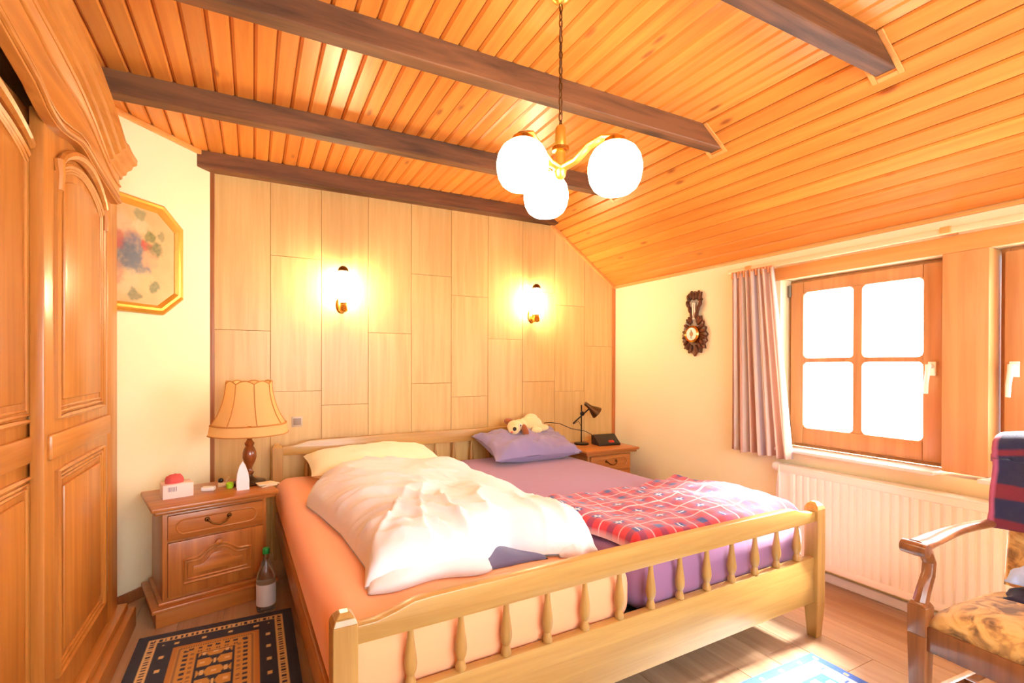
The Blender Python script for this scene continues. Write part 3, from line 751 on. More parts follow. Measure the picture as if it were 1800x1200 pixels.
# things on the left nightstand
tb = thing('tissue_box', 'pale pink cardboard tissue box with a red tissue standing in it', 'box', (-.352, 2.945, NH), math.radians(15))
MB().box(-.066, .066, -.05, .05, 0, .07).build('box', plain('pink_card', (250, 226, 214), .7), tb, bevel=.002)
bcm = plain('print_grey', (150, 140, 150), .7); bc = MB()
for k in range(8): bc.box(-.045+k*.005, -.045+k*.005+(.003 if k % 3 else .0018), -.0508, -.05, .035, .058)
bc.build('printed_code', bcm, tb, smooth=False)
ts = MB().ell((-.01, .0, .078), (.042, .03, .036), 16, 10); ts.v = [(x, y, z+.012*fbm((x*9, y*9, z*9), 3)) for x, y, z in ts.v]
lab(ts.build('tissue', plain('red_tissue', (222, 92, 88), .9), tb, angle=180), 'crumpled red tissue')
MB().box(-.032, .032, -.02, .02, 0, .022).build('eraser_sleeve', WHITEPL, None, bevel=.006).name = 'white_case'
wc = bpy.data.objects['white_case']; wc.location = (-.215, 2.995, NH); wc.rotation_euler = (0, 0, -.25); tag(wc, 'small flat white plastic case lying on the nightstand beside the tissue box', 'case')
gb = thing('drops_bottle', 'tiny bottle with round lime-green cap beside the white card', 'bottle', (-.115, 3.0, NH))
lab(MB().lathe([(0, 0), (.015, .001), (.019, .012), (.019, .026), (.012, .034), (0, .036)], seg=16).build('cap', plain('lime_plastic', (170, 226, 40), .35), gb), 'lime-green cap')
MB().lathe([(0, -.0), (.013, 0), (.013, .012), (0, .014)], (.0, .02, 0), 14).build('body', WHITEPL, gb)
tn = thing('ornament_box', 'little beige and black trinket just behind the lime-green cap', 'ornament', (-.145, 3.06, NH))
MB().box(-.03, .03, -.016, .016, 0, .024).build('tray', plain('beige_card', (222, 190, 140), .8), tn, bevel=.004)
MB().ell((-.016, 0, .034), (.014, .013, .014), 12, 8).build('black_ball', EYE, tn)
MB().tube([(.01, 0, .024), (.014, .002, .04), (.022, 0, .052)], .006, 8).build('horn', plain('tan', (214, 176, 120), .7), tn)
cd = MB(); n = 14
def card(sg):
    pts = [(-.03, 0), (.03, 0)]+[(.03*math.cos(q), .075+.075*math.sin(q)*1.0) for q in [PI*.5*k/8 for k in range(0, 9)]]+[(-.03*math.cos(q)*1, .075+.075*math.sin(q)) for q in [PI*.5*(8-k)/8 for k in range(1, 9)]]
    return pts
cpts = [(-.03, 0), (.03, 0), (.031, .05), (.026, .09), (.012, .13), (0, .15), (-.016, .125), (-.027, .085), (-.031, .045)]
vs = [(x, -.028*(1-z/.15)-.001, z) for x, z in cpts]+[(x, .028*(1-z/.15)+.001, z) for x, z in cpts]
k9 = len(cpts); cd.add(vs, [tuple(range(k9)), tuple(range(2*k9-1, k9-1, -1))]+[(i, i+k9, (i+1) % k9+k9, (i+1) % k9) for i in range(2, k9-1)])
o = cd.build('folded_card', plain('white_card', (246, 236, 238), .6), None, smooth=False); o.location = (-.052, 2.953, NH); o.rotation_euler = (0, 0, .1)
tag(o, 'upright pointed white card folded like a tent in front of the lamp', 'card')
pp_ = MB()
for k, (dx, rz) in enumerate(((0, .1), (.012, .22), (-.01, -.05))):
    c_, s_ = math.cos(rz), math.sin(rz); q = [(-.042, -.036), (.042, -.036), (.042, .036), (-.042, .036)]
    pp_.prism([(dx+c_*a-s_*b, s_*a+c_*b) for a, b in q], 'Z', .0015*k+k*.004, .0015*k+.001+k*.004+.003)
o = pp_.build('notepaper', plain('cream_paper', (250, 232, 196), .8), None, smooth=False); o.location = (.068, 2.985, NH); o.rotation_euler = (0, 0, .3)
tag(o, 'small stack of cream note papers at the bed end of the nightstand', 'paper')

# water bottle on the floor
wb = thing('water_bottle', 'clear mineral water bottle with green cap on the floor by the bed', 'bottle', (.058, 2.72, 0))
BG = plain('bottle_plastic', (190, 186, 172), .05, trans=.9, spec=.5)
MB().lathe([(0, .004), (.036, 0), (.044, .006), (.0455, .02), (.0455, .15), (.044, .175), (.034, .215), (.022, .245), (.0145, .265), (.0135, .288), (0, .288)], seg=24).build('flask', BG, wb)
lab(MB().lathe([(.0462, .035), (.0466, .036), (.0466, .142), (.0462, .143)], seg=24).build('paper_label', plain('label_white', (226, 226, 224), .6), wb), 'white paper label')
lab(MB().lathe([(0, .316), (.015, .316), (.0165, .312), (.0165, .288), (.0, .286)], seg=18).build('cap', plain('green_cap', (20, 150, 64), .4), wb), 'green screw cap')

# desk lamp, clock, cable on the right nightstand
dl = thing('desk_lamp', 'black adjustable desk lamp with bronze cone shade on the corner nightstand', 'lamp', (2.505, 3.36, NH))
BLK = plain('black_metal', (34, 28, 24), .35, .6)
MB().lathe([(0, 0), (.062, 0), (.064, .006), (.058, .014), (.012, .018), (0, .018)], seg=28).build('base', BLK, dl)
MB().tube([(0, 0, .01), (0, 0, .335)], .0055, 10).build('pole', BLK, dl)
ck = MB(); ck.ell((0, -.012, .262), (.02, .02, .02), 12, 8); ck.tube([(0, -.012, .262), (0, -.035, .262)], .008, 8); ck.build('clamp', BLK, dl)
MB().tube([(-.098, -.018, .185), (.075, -.018, .308)], .006, 10).build('arm', BLK, dl)
ax = V(.75, -.25, -.62).normalized(); q = V(0, 0, 1).rotation_difference(ax).to_matrix()
sh = MB().lathe([(0, -.05), (.016, -.05), (.018, -.03), (.019, 0), (.026, .02), (.045, .058), (.056, .085), (.054, .085), (.043, .058), (.02, .02), (0, .018)], (.072, -.018, .318), 24, q)
lab(sh.build('lamp_shade', plain('bronze_shade', (96, 66, 34), .3, .7), dl), 'bronze cone shade')
MB().tube([(0, .01, .16), (-.03, .0, .2), (-.06, -.01, .19), (-.095, -.018, .178)], .0022, 6).build('lamp_cord', BLK, dl)
ac = thing('alarm_clock', 'black wedge-shaped alarm clock with red digits on the corner nightstand', 'clock', (2.68, 3.20, NH), -.12)
MB().prism([(0, 0), (.125, 0), (.125, .08), (.09, .086), (.04, .045), (.0, .016)], 'X', -.105, .105).build('case', plain('black_plastic', (36, 28, 26), .4), ac, bevel=.004)
nrm = V(0, -.035, .03)
RD = plain('red_led', (255, 50, 30), .5, emit=.5); sg = MB()
def seg7(x0, on):
    def q(a, b, c, d):
        # a..b across, c..d up the sloping face
        def P(x, t): return (x0+x-.02, .006+.028*t-.0010, .0205+.0203*t+.0010)
        sg.add([P(a, c), P(b, c), P(b, d), P(a, d)], [(0, 1, 2, 3)])
    L_ = {'a': (0, .014, .86, .93), 'g': (0, .014, .52, .59), 'd': (0, .014, .18, .25), 'f': (0, .003, .55, .9), 'b': (.011, .014, .55, .9), 'e': (0, .003, .2, .55), 'c': (.011, .014, .2, .55)}
    for k in on: q(*L_[k])
seg7(.012, 'bc'); seg7(.034, 'abcdef'); seg7(.056, 'abcdefg')
lab(sg.build('display_digits', RD, ac, smooth=False, recalc=False), 'red glowing digits')
cb_ = MB().tube([(2.585, 3.31, NH+.05), (2.54, 3.27, NH+.095), (2.50, 3.30, NH+.12), (2.40, 3.36, NH+.14), (2.32, 3.41, NH+.18), (2.25, 3.44, NH+.19), (2.215, 3.485, NH+.185), (2.21, 3.499, NH+.14), (2.21, 3.4995, NH), (2.21, 3.4995, .3)], .003, 6)
tag(cb_.build('power_cable', BLK, off=(2.21, 3.4995, .3)), 'thin dark power cable looping from the alarm clock behind the bed', 'cable')

# ------------------------------------------------------------------ wall sconces
def sconce(x, z, label):
    t = thing('wall_sconce', label, 'sconce', (x, D-.004, z), 0, 'lit sconces above the bed')
    lab(MB().lathe([(0, .012), (.02, .012), (.034, .006), (.04, 0), (0, 0)], (0, 0, -.11), 24, Matrix.Rotation(PI/2, 3, 'X') @ Matrix.Diagonal((1, 1.5, 1))).build('backplate', BRASS, t), 'brass backplate')
    MB().tube([(0, -.01, -.13), (0, -.045, -.15), (0, -.075, -.14), (0, -.08, -.12)], .007, 10).build('arm', BRASS, t)
    MB().lathe([(0, -.165), (.018, -.165), (.03, -.155), (.027, -.13), (.02, -.115), (.024, -.10), (.02, -.095), (0, -.095)], (0, -.08, 0), 22).build('cup', BRASS, t)
    MB().lathe([(.026, -.10), (.034, -.06), (.037, 0), (.035, .06), (.028, .105), (.02, .118), (.0, .118)], (0, -.08, 0), 24).build('glass_shade', glow('sconce_glow_'+('a' if x < 1 else 'b'), LAMP_COL, SCONCE_E), t)
    MB().lathe([(.033, .112), (.036, .118), (.03, .135), (.015, .148), (0, .15)], (0, -.08, 0), 22).build('top_cap', OLDBRASS, t)
    return t
sconce(.55, 1.775, 'glowing brass wall sconce above the white duvet and cream pillow')
sconce(2.095, 1.77, 'glowing brass wall sconce above the plush dog and lilac pillow')

# socket on the panelled wall
sk = thing('light_switch', 'small square grey light switch on the panelling beside the table lamp', 'switch', (.264, D-.004, .866))
MB().box(-.034, .034, -.008, 0, -.034, .034).build('plate', plain('switch_plate', (206, 190, 164), .4), sk, bevel=.003)
MB().box(-.024, .024, -.013, -.007, -.022, .022).build('rocker', plain('switch_rocker', (150, 134, 118), .4), sk, bevel=.002)

# ------------------------------------------------------------------ chandelier
CX_, CY_ = .972, 1.43
ch = thing('chandelier', 'chain-hung ceiling light with three glowing white glass globes', 'chandelier', (CX_, CY_, ZC))
GOLD = plain('yellow_brass', (226, 184, 84), .3, .85)
MB().lathe([(0, 0), (.03, 0), (.031, -.01), (.02, -.02), (.008, -.026), (0, -.027)], seg=24).build('canopy', GOLD, ch)
cm = MB(); zz = -.024; k = 0
while zz > -.45:
    r = .011
    path = [(r*.55*math.cos(a), 0, zz-.016+.017*math.sin(a)) for a in [2*PI*q/10 for q in range(10)]]
    if k % 2: path = [(0, p[0], p[2]) for p in path]
    cm.tube(path, .0022, 5, closed=True); zz -= .0275; k += 1
cm.build('chain', OLDBRASS, ch)
MB().tube([(.004*math.sin(q*1.1), .006*math.cos(q*.9), -.03-q*.0215) for q in range(21)], .0022, 6).build('cord', plain('cord_brown', (120, 84, 50), .7), ch)
MB().lathe([(0, -.452), (.012, -.455), (.019, -.465), (.020, -.525), (.018, -.53)], seg=20).build('upper_sleeve', GOLD, ch)
MB().lathe([(.018, -.528), (.03, -.532), (.03, -.545), (.02, -.55)], seg=20).build('ring', BRASS, ch)
MB().lathe([(.019, -.548), (.021, -.60), (.022, -.615), (.018, -.635), (.008, -.645), (0, -.646)], seg=20).build('lower_body', GOLD, ch)
GLB = glow('globe_glow', LAMP_COL, GLOBE_E)
for gx, gy, gz in ((1.037, 1.218, 1.877), (.796, 1.392, 1.907), (1.013, 1.588, 1.902)):
    dx, dy, dz = gx-CX_, gy-CY_, gz-ZC
    p = [(dx*.06, dy*.06, -.605), (dx*.3, dy*.3, -.598), (dx*.55, dy*.55, -.565), (dx*.8, dy*.8, dz+.118), (dx*1.0, dy*1.0, dz+.104), (dx*1.08, dy*1.08, dz+.10)]
    pts = []
    for a, b in zip(p, p[1:]):
        for q in range(4): pts.append(V(*a).lerp(V(*b), q/4))
    pts.append(V(*p[-1]))
    am = MB().tube(pts, lambda t: .017-.004*t, 10, flat=.75).build('arm', GOLD, ch)
    cp = MB().lathe([(0, .108), (.018, .106), (.034, .095), (.038, .082), (.034, .08), (0, .08)], (dx, dy, dz), 20).build('globe_cap', BRASS, am)
    # slightly flattened open-bottomed ball
    prf = [(.001, -.079), (.03, -.0785), (.05, -.074), (.068, -.06), (.080, -.038), (.0855, -.01), (.0855, .012), (.080, .038), (.066, .062), (.045, .078), (.03, .084), (.001, .086)]
    MB().lathe(prf, (dx, dy, dz), 32).build('globe', GLB, am, angle=180)

# ------------------------------------------------------------------ octagonal picture
pc = PL+DA*(-.50)
pf = thing('flower_picture', 'octagonal gilt-framed flower still life on the angled cream wall', 'picture', (pc.x, pc.y, 1.828), PI/2-ANG)
def octa(w, h, cx, cz): return [(-w, -h+cz), (-w+cx, -h), (w-cx, -h), (w, -h+cz), (w, h-cz), (w-cx, h), (-w+cx, h), (-w, h-cz)]
O = [(0.275, .305, .12, .10)]
steps = [(.275, .305, -.004), (.272, .302, -.022), (.262, .292, -.030), (.252, .282, -.024), (.240, .270, -.024), (.226, .256, -.012), (.222, .252, -.006)]
fm = MB(); rings = []
for w, h, y in steps: fm.v += [(x, y, z) for x, z in octa(w, h, .12-(.275-w)*.35, .10-(.275-w)*.35)]
for a in range(len(steps)-1):
    for k in range(8): fm.f.append((a*8+k, a*8+(k+1) % 8, (a+1)*8+(k+1) % 8, (a+1)*8+k))
fm.build('gilt_frame', plain('gilt', (222, 170, 70), .35, .55, bump=.2, bscale=120), pf, smooth=False)
MB().prism(octa(.272, .302, .12, .10), 'Y', -.004, 0).build('backing', plain('back_card', (150, 110, 70), .9), pf, smooth=False)
blobs = []
rr = random.Random(4)
for (x, z, r, c) in ((-.02, .10, .05, (226, 150, 110)), (.03, .14, .045, (240, 214, 160)), (-.06, .14, .05, (236, 200, 150)), (0.0, .03, .07, (110, 120, 140)), (-.05, -.02, .075, (92, 104, 122)), (.02, -.05, .06, (116, 124, 136)), (-.09, .06, .05, (200, 90, 70)), (.055, .05, .026, (220, 84, 56)), (.08, .10, .03, (120, 130, 70)), (.10, .04, .04, (112, 122, 74)), (.08, -.01, .045, (238, 180, 130)), (.05, -.12, .05, (242, 204, 140)), (-.03, -.13, .06, (240, 206, 150)), (.10, -.14, .025, (120, 132, 86)), (-.10, -.10, .06, (216, 150, 110)), (-.13, .0, .05, (130, 140, 100)), (.03, .20, .03, (160, 160, 110)), (.0, -.19, .03, (126, 132, 90)), (.13, .12, .02, (150, 150, 100))):
    blobs.append((x*1.15-.01, z*1.1, r*1.3, lin([q*.88 for q in c])))
bgc, bgc2 = lin((196, 158, 104)), lin((214, 180, 124))
def paint(co, i):
    x, z = co.x, co.z; n_ = .5+.5*fbm((x, z, 2), 9, 4)
    c = tuple(lerp(a, b, n_) for a, b in zip(bgc, bgc2))
    for bx, bz, r, bc_ in blobs:
        d2 = math.hypot(x-bx, z-bz)+.018*fbm((x, z, r*40), 30, 3)
        w = 1-smooth01((d2-r*.55)/(r*.55)); w *= .55+.45*(.5+.5*fbm((x, z, bx*9), 55, 2))
        c = tuple(lerp(a, b, w) for a, b in zip(c, bc_))
    return c
pm_ = MB(); pm_.grid(90, 100, lambda s, t: (-.228+.456*s, -.009, -.258+.516*t))
pm_.v = [p for p in pm_.v]
# clip the canvas to the octagon by squeezing corner points inward
def insq(x, z):
    k = (abs(x)/.228)*.0
    lim = .228+.258-.088
    s = abs(x)+abs(z)
    if s > lim+.0: f = lim/s; return x*f, z*f
    return x, z
pm_.v = [(*(lambda q: (q[0], y, q[1]))(insq(x, z)),) for x, y, z in pm_.v]
pm_.build('canvas', attr_mat('painted_canvas', .55, .1, 200), pf, colfn=paint, smooth=False)

# ------------------------------------------------------------------ carved barometer on the window wall
ba = thing('barometer', 'dark carved-wood barometer with white dial and thermometer beside the curtain', 'barometer', (RX, 2.585, 1.56))
CARV = wood('carved_walnut', (112, 58, 26), (48, 22, 10), 'Z', 40, .3, .4, contrast=.9)
rr = random.Random(11)
out = [(-.0, .25), (.02, .236), (.034, .258), (.042, .228), (.062, .238), (.056, .2), (.07, .186), (.05, .16), (.046, .135), (.032, .11), (.026, .08), (.024, .05), (.045, .045), (.06, .06), (.062, .03), (.085, .02), (.08, -.01), (.105, -.03), (.095, -.055), (.12, -.08), (.10, -.10), (.115, -.13), (.09, -.15), (.10, -.185), (.065, -.185), (.06, -.22), (.03, -.205), (0, -.245)]
full = out+[(-x*.98, z+rr.uniform(-.006, .006)) for x, z in reversed(out[1:-1])]
MB().prism(full, 'X', -.022, 0).build('carved_back', CARV, ba, bevel=.004, seg=1)
lv = MB()
for k, (y, z) in enumerate(full):
    if k % 2: continue
    a = math.atan2(z+.05, y); q = Matrix.Rotation(a-PI/2, 3, 'X')
    lv.ell((-.026, y*.82, (z+.05)*.86-.05), (.012, .014, .03), 8, 6, q)
lv.build('leaf_carving', CARV, ba)
MR = Matrix.Rotation(-PI/2, 3, 'Y')
lab(MB().lathe([(.062, 0), (.064, .03), (.056, .042), (.048, .036), (.047, .03)], (-.018, 0, -.075), 28, MR).build('bezel', BRASS, ba), 'brass bezel')
dial = lab(MB().lathe([(0, .033), (.05, .033), (.05, .025), (0, .025)], (-.018, 0, -.075), 28, MR).build('dial', plain('dial_white', (244, 232, 214), .4), ba), 'white dial')
MB().lathe([(0, .036), (.016, .036), (.016, .033), (0, .033)], (-.018, 0, -.075), 18, MR).build('dial_centre', plain('dial_centre_tan', (190, 140, 84), .4), dial)
MB().box(-.055, -.0535, -.002, .002, -.11, -.045).build('needle', BLK, dial, smooth=False)
lab(MB().box(-.030, -.022, -.014, .014, .035, .16).build('thermometer_scale', plain('scale_white', (232, 220, 196), .4), ba, bevel=.002), 'white thermometer scale')
MB().tube([(-.033, 0, .045), (-.033, 0, .15)], .0025, 6).build('thermometer_tube', plain('tube_red', (150, 110, 90), .2), ba)

# ------------------------------------------------------------------ curtain, rail
cr_ = thing('curtain_rail', 'long pale wooden curtain rail above both windows', 'rail', (2.93, 1.0, 1.885))
ro = (2.93, 1.0, 1.885)
MB().box(2.905, 2.925, .0, 2.25, 1.868, 1.898).build('rail', wood('pale_rail', (250, 224, 176), (226, 186, 124), 'Y', 18, .05, .3, contrast=.3), cr_, bevel=.004, off=ro)
for y in (2.1, 1.09, .12): MB().box(2.895, 2.986, y-.02, y+.02, 1.872, 1.902).build('bracket', TRIMY, cr_, bevel=.004, off=ro)
CURT = attr_mat('striped_curtain', .95, .1, 300, .2)
nt = CURT.node_tree; trl = nt.nodes.new('ShaderNodeBsdfTranslucent'); mxs = nt.nodes.new('ShaderNodeMixShader'); mxs.inputs[0].default_value = .4
nt.links.new(nt.nodes['Attribute'].outputs['Color'], trl.inputs[0]); nt.links.new(nt.nodes['Principled BSDF'].outputs[0], mxs.inputs[1]); nt.links.new(trl.outputs[0], mxs.inputs[2]); nt.links.new(mxs.outputs[0], nt.nodes['Material Output'].inputs[0])
stripe_cols = [(230, 192, 168), (244, 232, 220), (214, 200, 204), (246, 236, 222), (222, 182, 156), (250, 242, 232)]
def curtain(y0, y1, z0, z1, name, label, ph):
    m = MB(); nu, nv_ = 150, 30
    def fn(s, t):
        z = lerp(z0, z1, t); am = lerp(.032, .016, t)
        wdt = lerp(1.0, .70, t)
        yc = (y0+y1)/2+.0*t
        y = lerp(y1, y0, s); y = y1-(y1-y)*wdt-(.055*t)*0
        x = 2.892+am*math.sin(s*2*PI*7+ph)+.008*math.sin(s*2*PI*3+ph+t*2)
        return (x, y+.006*math.sin(s*44), z+.004*math.sin(s*20))
    m.grid(nu, nv_, fn)
    t_ = thing(name, label, 'curtain', (2.892, (y0+y1)/2, z0))
    off = (2.892, (y0+y1)/2, z0)
    def cc(co, i):
        s = (i % nu)/(nu-1); c = stripe_cols[int(s*26+.4*math.sin(s*9)) % 6]; return lin(c)
    o = m.build('drape', CURT, t_, off=off, colfn=cc, angle=180, recalc=False)
    sd_ = o.modifiers.new('thick', 'SOLIDIFY'); sd_.thickness = .003
    hd = MB()
    for k in range(14):
        y = lerp(y1-.008, y1-(y1-y0)*.70+.008, k/13); hd.box(2.89, 2.908, y-.006, y+.006, z1-.03, z1+.014)
    hd.build('pleat_header', plain('header_tape', (226, 160, 110), .9), t_, off=off, smooth=False)
    # curtain edge nearer the window falls straight and paler
    return t_
curtain(1.80, 2.215, .685, 1.862, 'curtain', 'short striped pink-beige curtain hanging left of the window', .4)

# ------------------------------------------------------------------ radiator
rd = thing('radiator', 'cream ribbed panel radiator under the windows', 'radiator', (2.93, 1.05, .09))
ro = (2.93, 1.05, .09)
y0, y1, z0, z1 = .25, 1.872, .095, .648
m = MB(); nr = int((y1-y0-.06)/.0405)
prof = [(2.905, y0)]
yy = y0+.03
poly = [(2.895, y0)]
for k in range(nr):
    a = y0+.03+k*.0405
    poly += [(2.895, a), (2.884, a+.006), (2.884, a+.026), (2.895, a+.032)]
poly += [(2.895, y1), (2.91, y1), (2.91, y0)]
m.prism([(p[0], p[1]) for p in poly], 'Z', z0+.04, z1-.045)
m.build('ribbed_panel', RADW, rd, off=ro, angle=25)
m = MB().box(2.886, 2.91, y0, y1, z0, z0+.04); m.box(2.886, 2.91, y0, y1, z1-.045, z1-.008); m.build('flat_edge', RADW, rd, off=ro, bevel=.004)
gr = MB().box(2.884, 2.962, y0, y1, z1-.008, z1)
gr.build('top_grille', plain('grille_white', (252, 248, 240), .3), rd, off=ro, bevel=.003)
MB().box(2.886, 2.962, y1, y1+.008, z0, z1).build('side_cover', RADW, rd, off=ro, bevel=.002)
MB().box(2.945, 2.962, y0, y1, z0, z1-.01).build('rear_panel', RADW, rd, off=ro, bevel=.003)
kb = MB().lathe([(0, 0), (.018, 0), (.026, .008), (.028, .03), (.022, .046), (0, .05)], (2.925, 1.885, .625), 18, Matrix.Rotation(-PI/2, 3, 'X'))
lab(kb.build('valve_knob', WHITEPL, rd, off=ro), 'white thermostat knob')
MB().tube([(2.925, 1.895, .62), (2.925, 1.91, .5), (2.925, 1.91, .04), (2.95, 1.91, .03)], .008, 8).build('pipe', WHITEPL, rd, off=ro)

# ------------------------------------------------------------------ rugs
NAV, GLD, CRM, OCH, RST = lin((18, 20, 44)), lin((210, 150, 62)), lin((232, 196, 128)), lin((196, 128, 44)), lin((150, 70, 44))
def rugcol(x, y, w, l):
    """x across 0..w, y along 0..l, distance from edge gives the borders"""
    e = min(x, w-x, y, l-y); along_ = y if min(x, w-x) < min(y, l-y) else x
    if e < .045: return NAV
    if e < .080:
        k = (along_/.02) % 1; z = abs(e-.0625)
        return NAV if (abs(k-.5) < .22+.1*math.sin(along_*150) and z < .010) else CRM
    if e < .150:
        k = (along_ % .105)-.0525
        if abs(k) < .011 and abs(e-.113) < .009: return CRM
        return NAV
    if e < .168: return OCH
    if e < .185:
        return NAV if (along_/.009) % 1 < .5 and .172 < e < .182 else GLD
    if e < .245:
        k = (along_/.034) % 1; q = (e-.185)/.06
        return NAV if (.25 < k < .75 and (abs(q-.3) < .14 or abs(k-.5) > .17) and .15 < q < .42) or (.3 < k < .7 and .62 < q < .86 and abs(k-.5) > .08) else GLD
    if e < .252: return NAV
    # hexagon lattice in the field
    px, py = .088, .075
    row = math.floor(y/py); xx = ((x-w/2)+(px/2 if row % 2 else 0))/px; kx = abs((xx % 1)-.5)*2; ky = abs((y/py) % 1-.5)*2
    hexd = max(ky, kx*.75+ky*.4)
    if kx*.9+ky*.35 < .78 and ky < .82:
        return CRM if max(kx, ky) < .2 else GLD
    if kx > .88 and ky < .5: return CRM
    return NAV
def rug(name, label, x0, x1, y0, y1, rz, fn, th=.009):
    w, l = x1-x0, y1-y0; nu, nv_ = int(w/.0045), int(l/.0045)
    m = MB(); m.grid(nu, nv_, lambda s, t: (w*(s-.5), l*(t-.5), th+.0007*fbm((s*9, t*9, 0), 3)))
    n0 = len(m.v); m.box(-w/2, w/2, -l/2, l/2, .0005, th-.0008)
    cols_ = lambda co, i: fn(co.x+w/2, co.y+l/2, w, l) if i < n0 else NAV
    o = m.build(name, attr_mat(name+'_pile_'+str(int(x0*100)), 1, .5, 500, .2), colfn=cols_, recalc=False, smooth=False)
    o.location = ((x0+x1)/2, (y0+y1)/2, 0); o.rotation_euler = (0, 0, rz); tag(o, label, 'rug'); return o
rug('rug', 'navy and gold oriental rug on the floor between wardrobe and bed', -.462, .172, 1.25, 2.668, 0, rugcol)
BLU, IVO, TEA = lin((64, 104, 190)), lin((226, 226, 220)), lin((70, 150, 176))
def rugcol2(x, y, w, l):
    e = min(x, w-x, y, l-y); al = y if min(x, w-x) < min(y, l-y) else x
    if e < .04: return CRM if (abs((al % .12)-.06) < .01 and abs(e-.022) < .008) else BLU
    if e < .10: return BLU if (al/.03) % 1 < .22 and abs(e-.07) < .012 else IVO
    if e < .16: return IVO if (abs((al % .1)-.05) < .018 and abs(e-.13) < .016) else TEA
    if e < .175: return IVO
    px = .09; k = abs(((x/px) % 1)-.5)+abs(((y/px) % 1)-.5)
    return IVO if k < .3 else BLU if k < .42 else TEA
rug('rug', 'blue, ivory and teal rug in front of the footboard', 1.02, 2.155, .45, 1.262, -.01, rugcol2)

# ------------------------------------------------------------------ armchair
ac_o = (2.195, .52, 0); ar = -.07
arm = thing('armchair', 'walnut armchair with gold floral upholstery facing the bed', 'chair', ac_o, ar)
m_, nt, p = new_mat('gold_floral_fabric'); N, Lk = nt.nodes, nt.links
tc = N.new('ShaderNodeTexCoord'); n1 = N.new('ShaderNodeTexNoise'); n1.inputs['Scale'].default_value = 13; n1.inputs['Detail'].default_value = 4; n1.inputs['Distortion'].default_value = 1.6
Lk.new(tc.outputs['Object'], n1.inputs['Vector']); cr = N.new('ShaderNodeValToRGB'); e = cr.color_ramp.elements
e[0].position = .34; e[0].color = rgba((120, 88, 50)); e[1].position = .60; e[1].color = rgba((224, 184, 112))
x1_ = cr.color_ramp.elements.new(.45); x1_.color = rgba((190, 142, 78)); x2_ = cr.color_ramp.elements.new(.5); x2_.color = rgba((214, 166, 92))
Lk.new(n1.outputs['Fac'], cr.inputs['Fac']); Lk.new(cr.outputs['Color'], p.inputs['Base Color']); p.inputs['Roughness'].default_value = .85; p.inputs['Sheen Weight'].default_value = .2
UPH = m_
for sy in (1, -1):
    m = MB(); m.frustum((-.222, .272*sy), .019, .019, 0, .026, .026, .36); m.box(-.248, -.196, .272*sy-.026, .272*sy+.026, .36, .455); m.frustum((-.222, .272*sy), .026, .026, .455, .018, .018, .468)
    m.build('leg', CHAIRW, arm, bevel=.003)
    m = MB().tube([(.235, .25*sy, .40), (.25, .25*sy, .2), (.285, .25*sy, 0)], lambda t: .024-.005*t, 8); m.build('leg', CHAIRW, arm)
    sp = [(-.222, .272*sy, .46), (-.205, .272*sy, .50), (-.172, .275*sy, .545), (-.16, .278*sy, .585), (-.175, .28*sy, .615), (-.195, .28*sy, .632)]
    m = MB().tube(sp, lambda t: .022-.003*math.sin(PI*t), 10); m.build('arm_support', CHAIRW, arm)
    n = 20; am = MB()
    def armf(s, t):
        a = 2*PI*s; xx = lerp(-.235, .225, t); wdt = lerp(.036, .022, smooth01(t*1.3)); z = .648+.012*math.sin(PI*t)+.02*t; th = .015+.006*smooth01((.12-t)/.12)
        return (xx, .28*sy+wdt*math.cos(a), z+th*math.sin(a))
    am.grid(16, n, armf, closed_u=True); am.f += [tuple(range(16)), tuple((n-1)*16+k for k in range(15, -1, -1))]
    am.lathe([(0, -.038), (.022, -.036), (.024, 0), (.022, .036), (0, .038)], (-.238, .28*sy, .642), 14, Matrix.Rotation(PI/2, 3, 'X'))
    am.build('armrest', CHAIRW, arm)
    MB().box(-.2, .24, .262*sy-.014, .262*sy+.014, .33, .40).build('side_rail', CHAIRW, arm, bevel=.003)
    MB().box(-.2, .25, .262*sy-.011, .262*sy+.011, .13, .165).build('stretcher', CHAIRW, arm, bevel=.003)
MB().box(-.238, -.208, -.25, .25, .315, .395).build('front_rail', CHAIRW, arm, bevel=.004)
MB().box(.0, .025, -.255, .255, .135, .165).build('stretcher', CHAIRW, arm, bevel=.003)
st = MB()
def seatf(sg):
    def g(a, b):
        u, v = 2*a-1, 2*b-1; h = (max(0, (1-abs(u)**5)*(1-abs(v)**5)))**.4
        return (-.232+.462*a, -.262+.524*b, .385+(.085*h+.02*(1-u*u)*(1-v*v) if sg > 0 else 0))
    return g
st.grid(36, 36, seatf(1)); st.grid(36, 36, seatf(-1)); st.build('seat', UPH, arm, weld=True, angle=180)
bk = MB(); lean = .14
def backf(sg):
    def g(a, b):
        y = lerp(-.262, .262, a); z = lerp(.44, .975, b); h = (max(0, (1-abs(2*a-1)**6)*(1-abs(2*b-1)**6)))**.4
        zz = z-(.03*abs(2*a-1)**2.5 if b > .9 else 0)
        return (.235+lean*(z-.44)+.05-sg*.05*h, y, zz)
    return g
bk.grid(30, 30, backf(1)); bk.grid(30, 30, backf(-1)); bk.build('backrest', UPH, arm, weld=True, angle=180)

def c2w(x, y, z):
    return V(ac_o[0]+math.cos(ar)*x-math.sin(ar)*y, ac_o[1]+math.sin(ar)*x+math.cos(ar)*y, z)
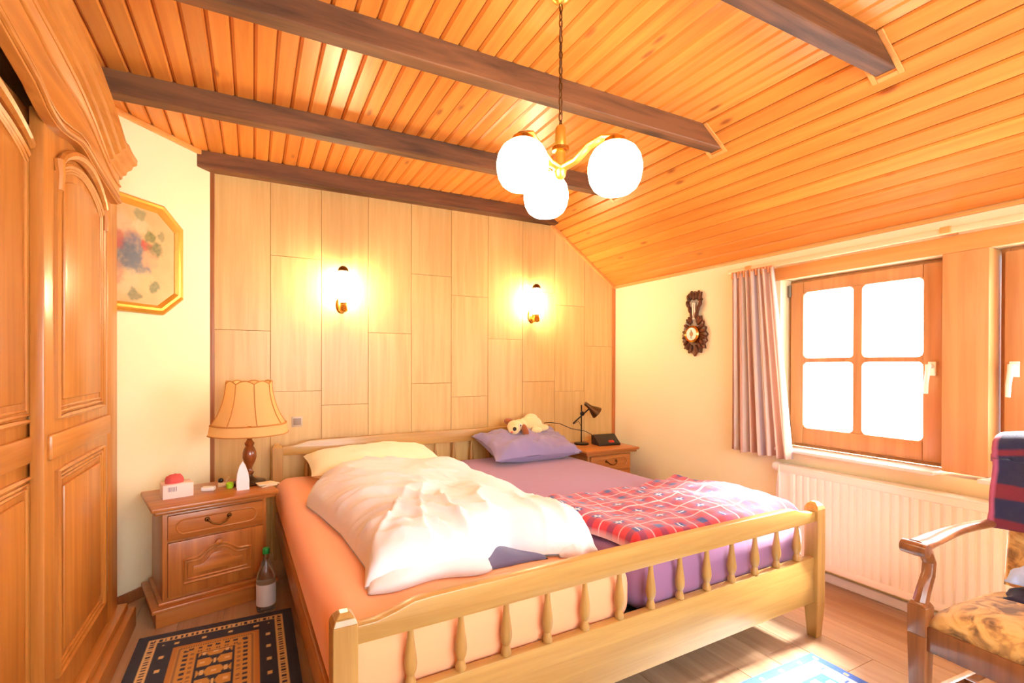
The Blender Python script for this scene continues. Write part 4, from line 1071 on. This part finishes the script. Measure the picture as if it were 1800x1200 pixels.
# striped blanket over the back of the chair
sb = MB(); nu, nv_ = 60, 90
prof_b = []
for k in range(nv_):
    t = k/(nv_-1)
    if t < .46: z = lerp(.66, .96, t/.46); x = .235+lean*(z-.44)-.028
    elif t < .54:
        a = PI*(t-.46)/.08; x = .235+lean*.56+.05-.085*math.cos(a)*1.0; z = .96+.05*math.sin(a)
    else: z = lerp(.96, .72, (t-.54)/.46); x = .235+lean*(z-.44)+.135
    prof_b.append((x, z))
def sbf(s, t):
    x, z = prof_b[int(round(t*(nv_-1)))]
    y = lerp(-.27, .285, s)
    x += .010*math.sin(s*9+t*3)+.012*fbm((s*3, t*4, 5), 1.5, 3); z += -.02*abs(2*s-1)**3*(1 if .4 < t < .6 else .2)
    return c2w(x-.008, y, z)
sb.grid(nu, nv_, sbf)
NV2, DR2, PK = lin((34, 34, 66)), lin((116, 30, 46)), lin((176, 84, 116))
def sbcol(co, i):
    s, t = (i % nu)/(nu-1), (i//nu)/(nv_-1)
    if s > .982: return PK
    if t < .055: return DR2
    for c, w in ((.20, .038), (.44, .018), (.56, .018), (.78, .038)):
        if abs(t-c) < w: return DR2
    return NV2
o = sb.build('wool_throw', attr_mat('striped_wool', .95, .4, 300, .3), off=tuple(c2w(.3, 0, .66)), colfn=sbcol, angle=180)
sdm = o.modifiers.new('thick', 'SOLIDIFY'); sdm.thickness = .022; sdm.offset = 0
tag(o, 'navy wool throw with dark red stripes draped over the chair back', 'throw')
# folded clothes on the seat
def bundle(name, x0, x1, y0, y1, z0, h, col, label, seed):
    m = MB()
    def fn(sg):
        def g(a, b):
            u, v = 2*a-1, 2*b-1; e = (max(0, (1-abs(u)**3)*(1-abs(v)**3)))**.45
            n = fbm((a*3+seed, b*3, 0), 1.3, 3)
            z = z0+(h*e*(.85+.35*n)+.01*math.sin(a*11+b*5+seed)*e if sg > 0 else .004*(1-e))
            return c2w(lerp(x0, x1, a)+.012*n, lerp(y0, y1, b)+.02*n, z)
        return g
    m.grid(40, 40, fn(1)); m.grid(40, 40, fn(-1))
    c = c2w((x0+x1)/2, (y0+y1)/2, z0)
    return tag(m.build(name, soft(col, name+'_cloth', .15, 40), off=tuple(c), weld=True, angle=180), label, 'clothes')
bundle('trousers', .015, .215, -.16, .165, .482, .05, (46, 38, 60), 'dark folded trousers on the armchair seat under the pale blue shirt', 1)
bundle('shirt', .03, .215, -.15, .165, .535, .075, (176, 196, 238), 'crumpled pale blue shirt on top of the dark trousers', 5)
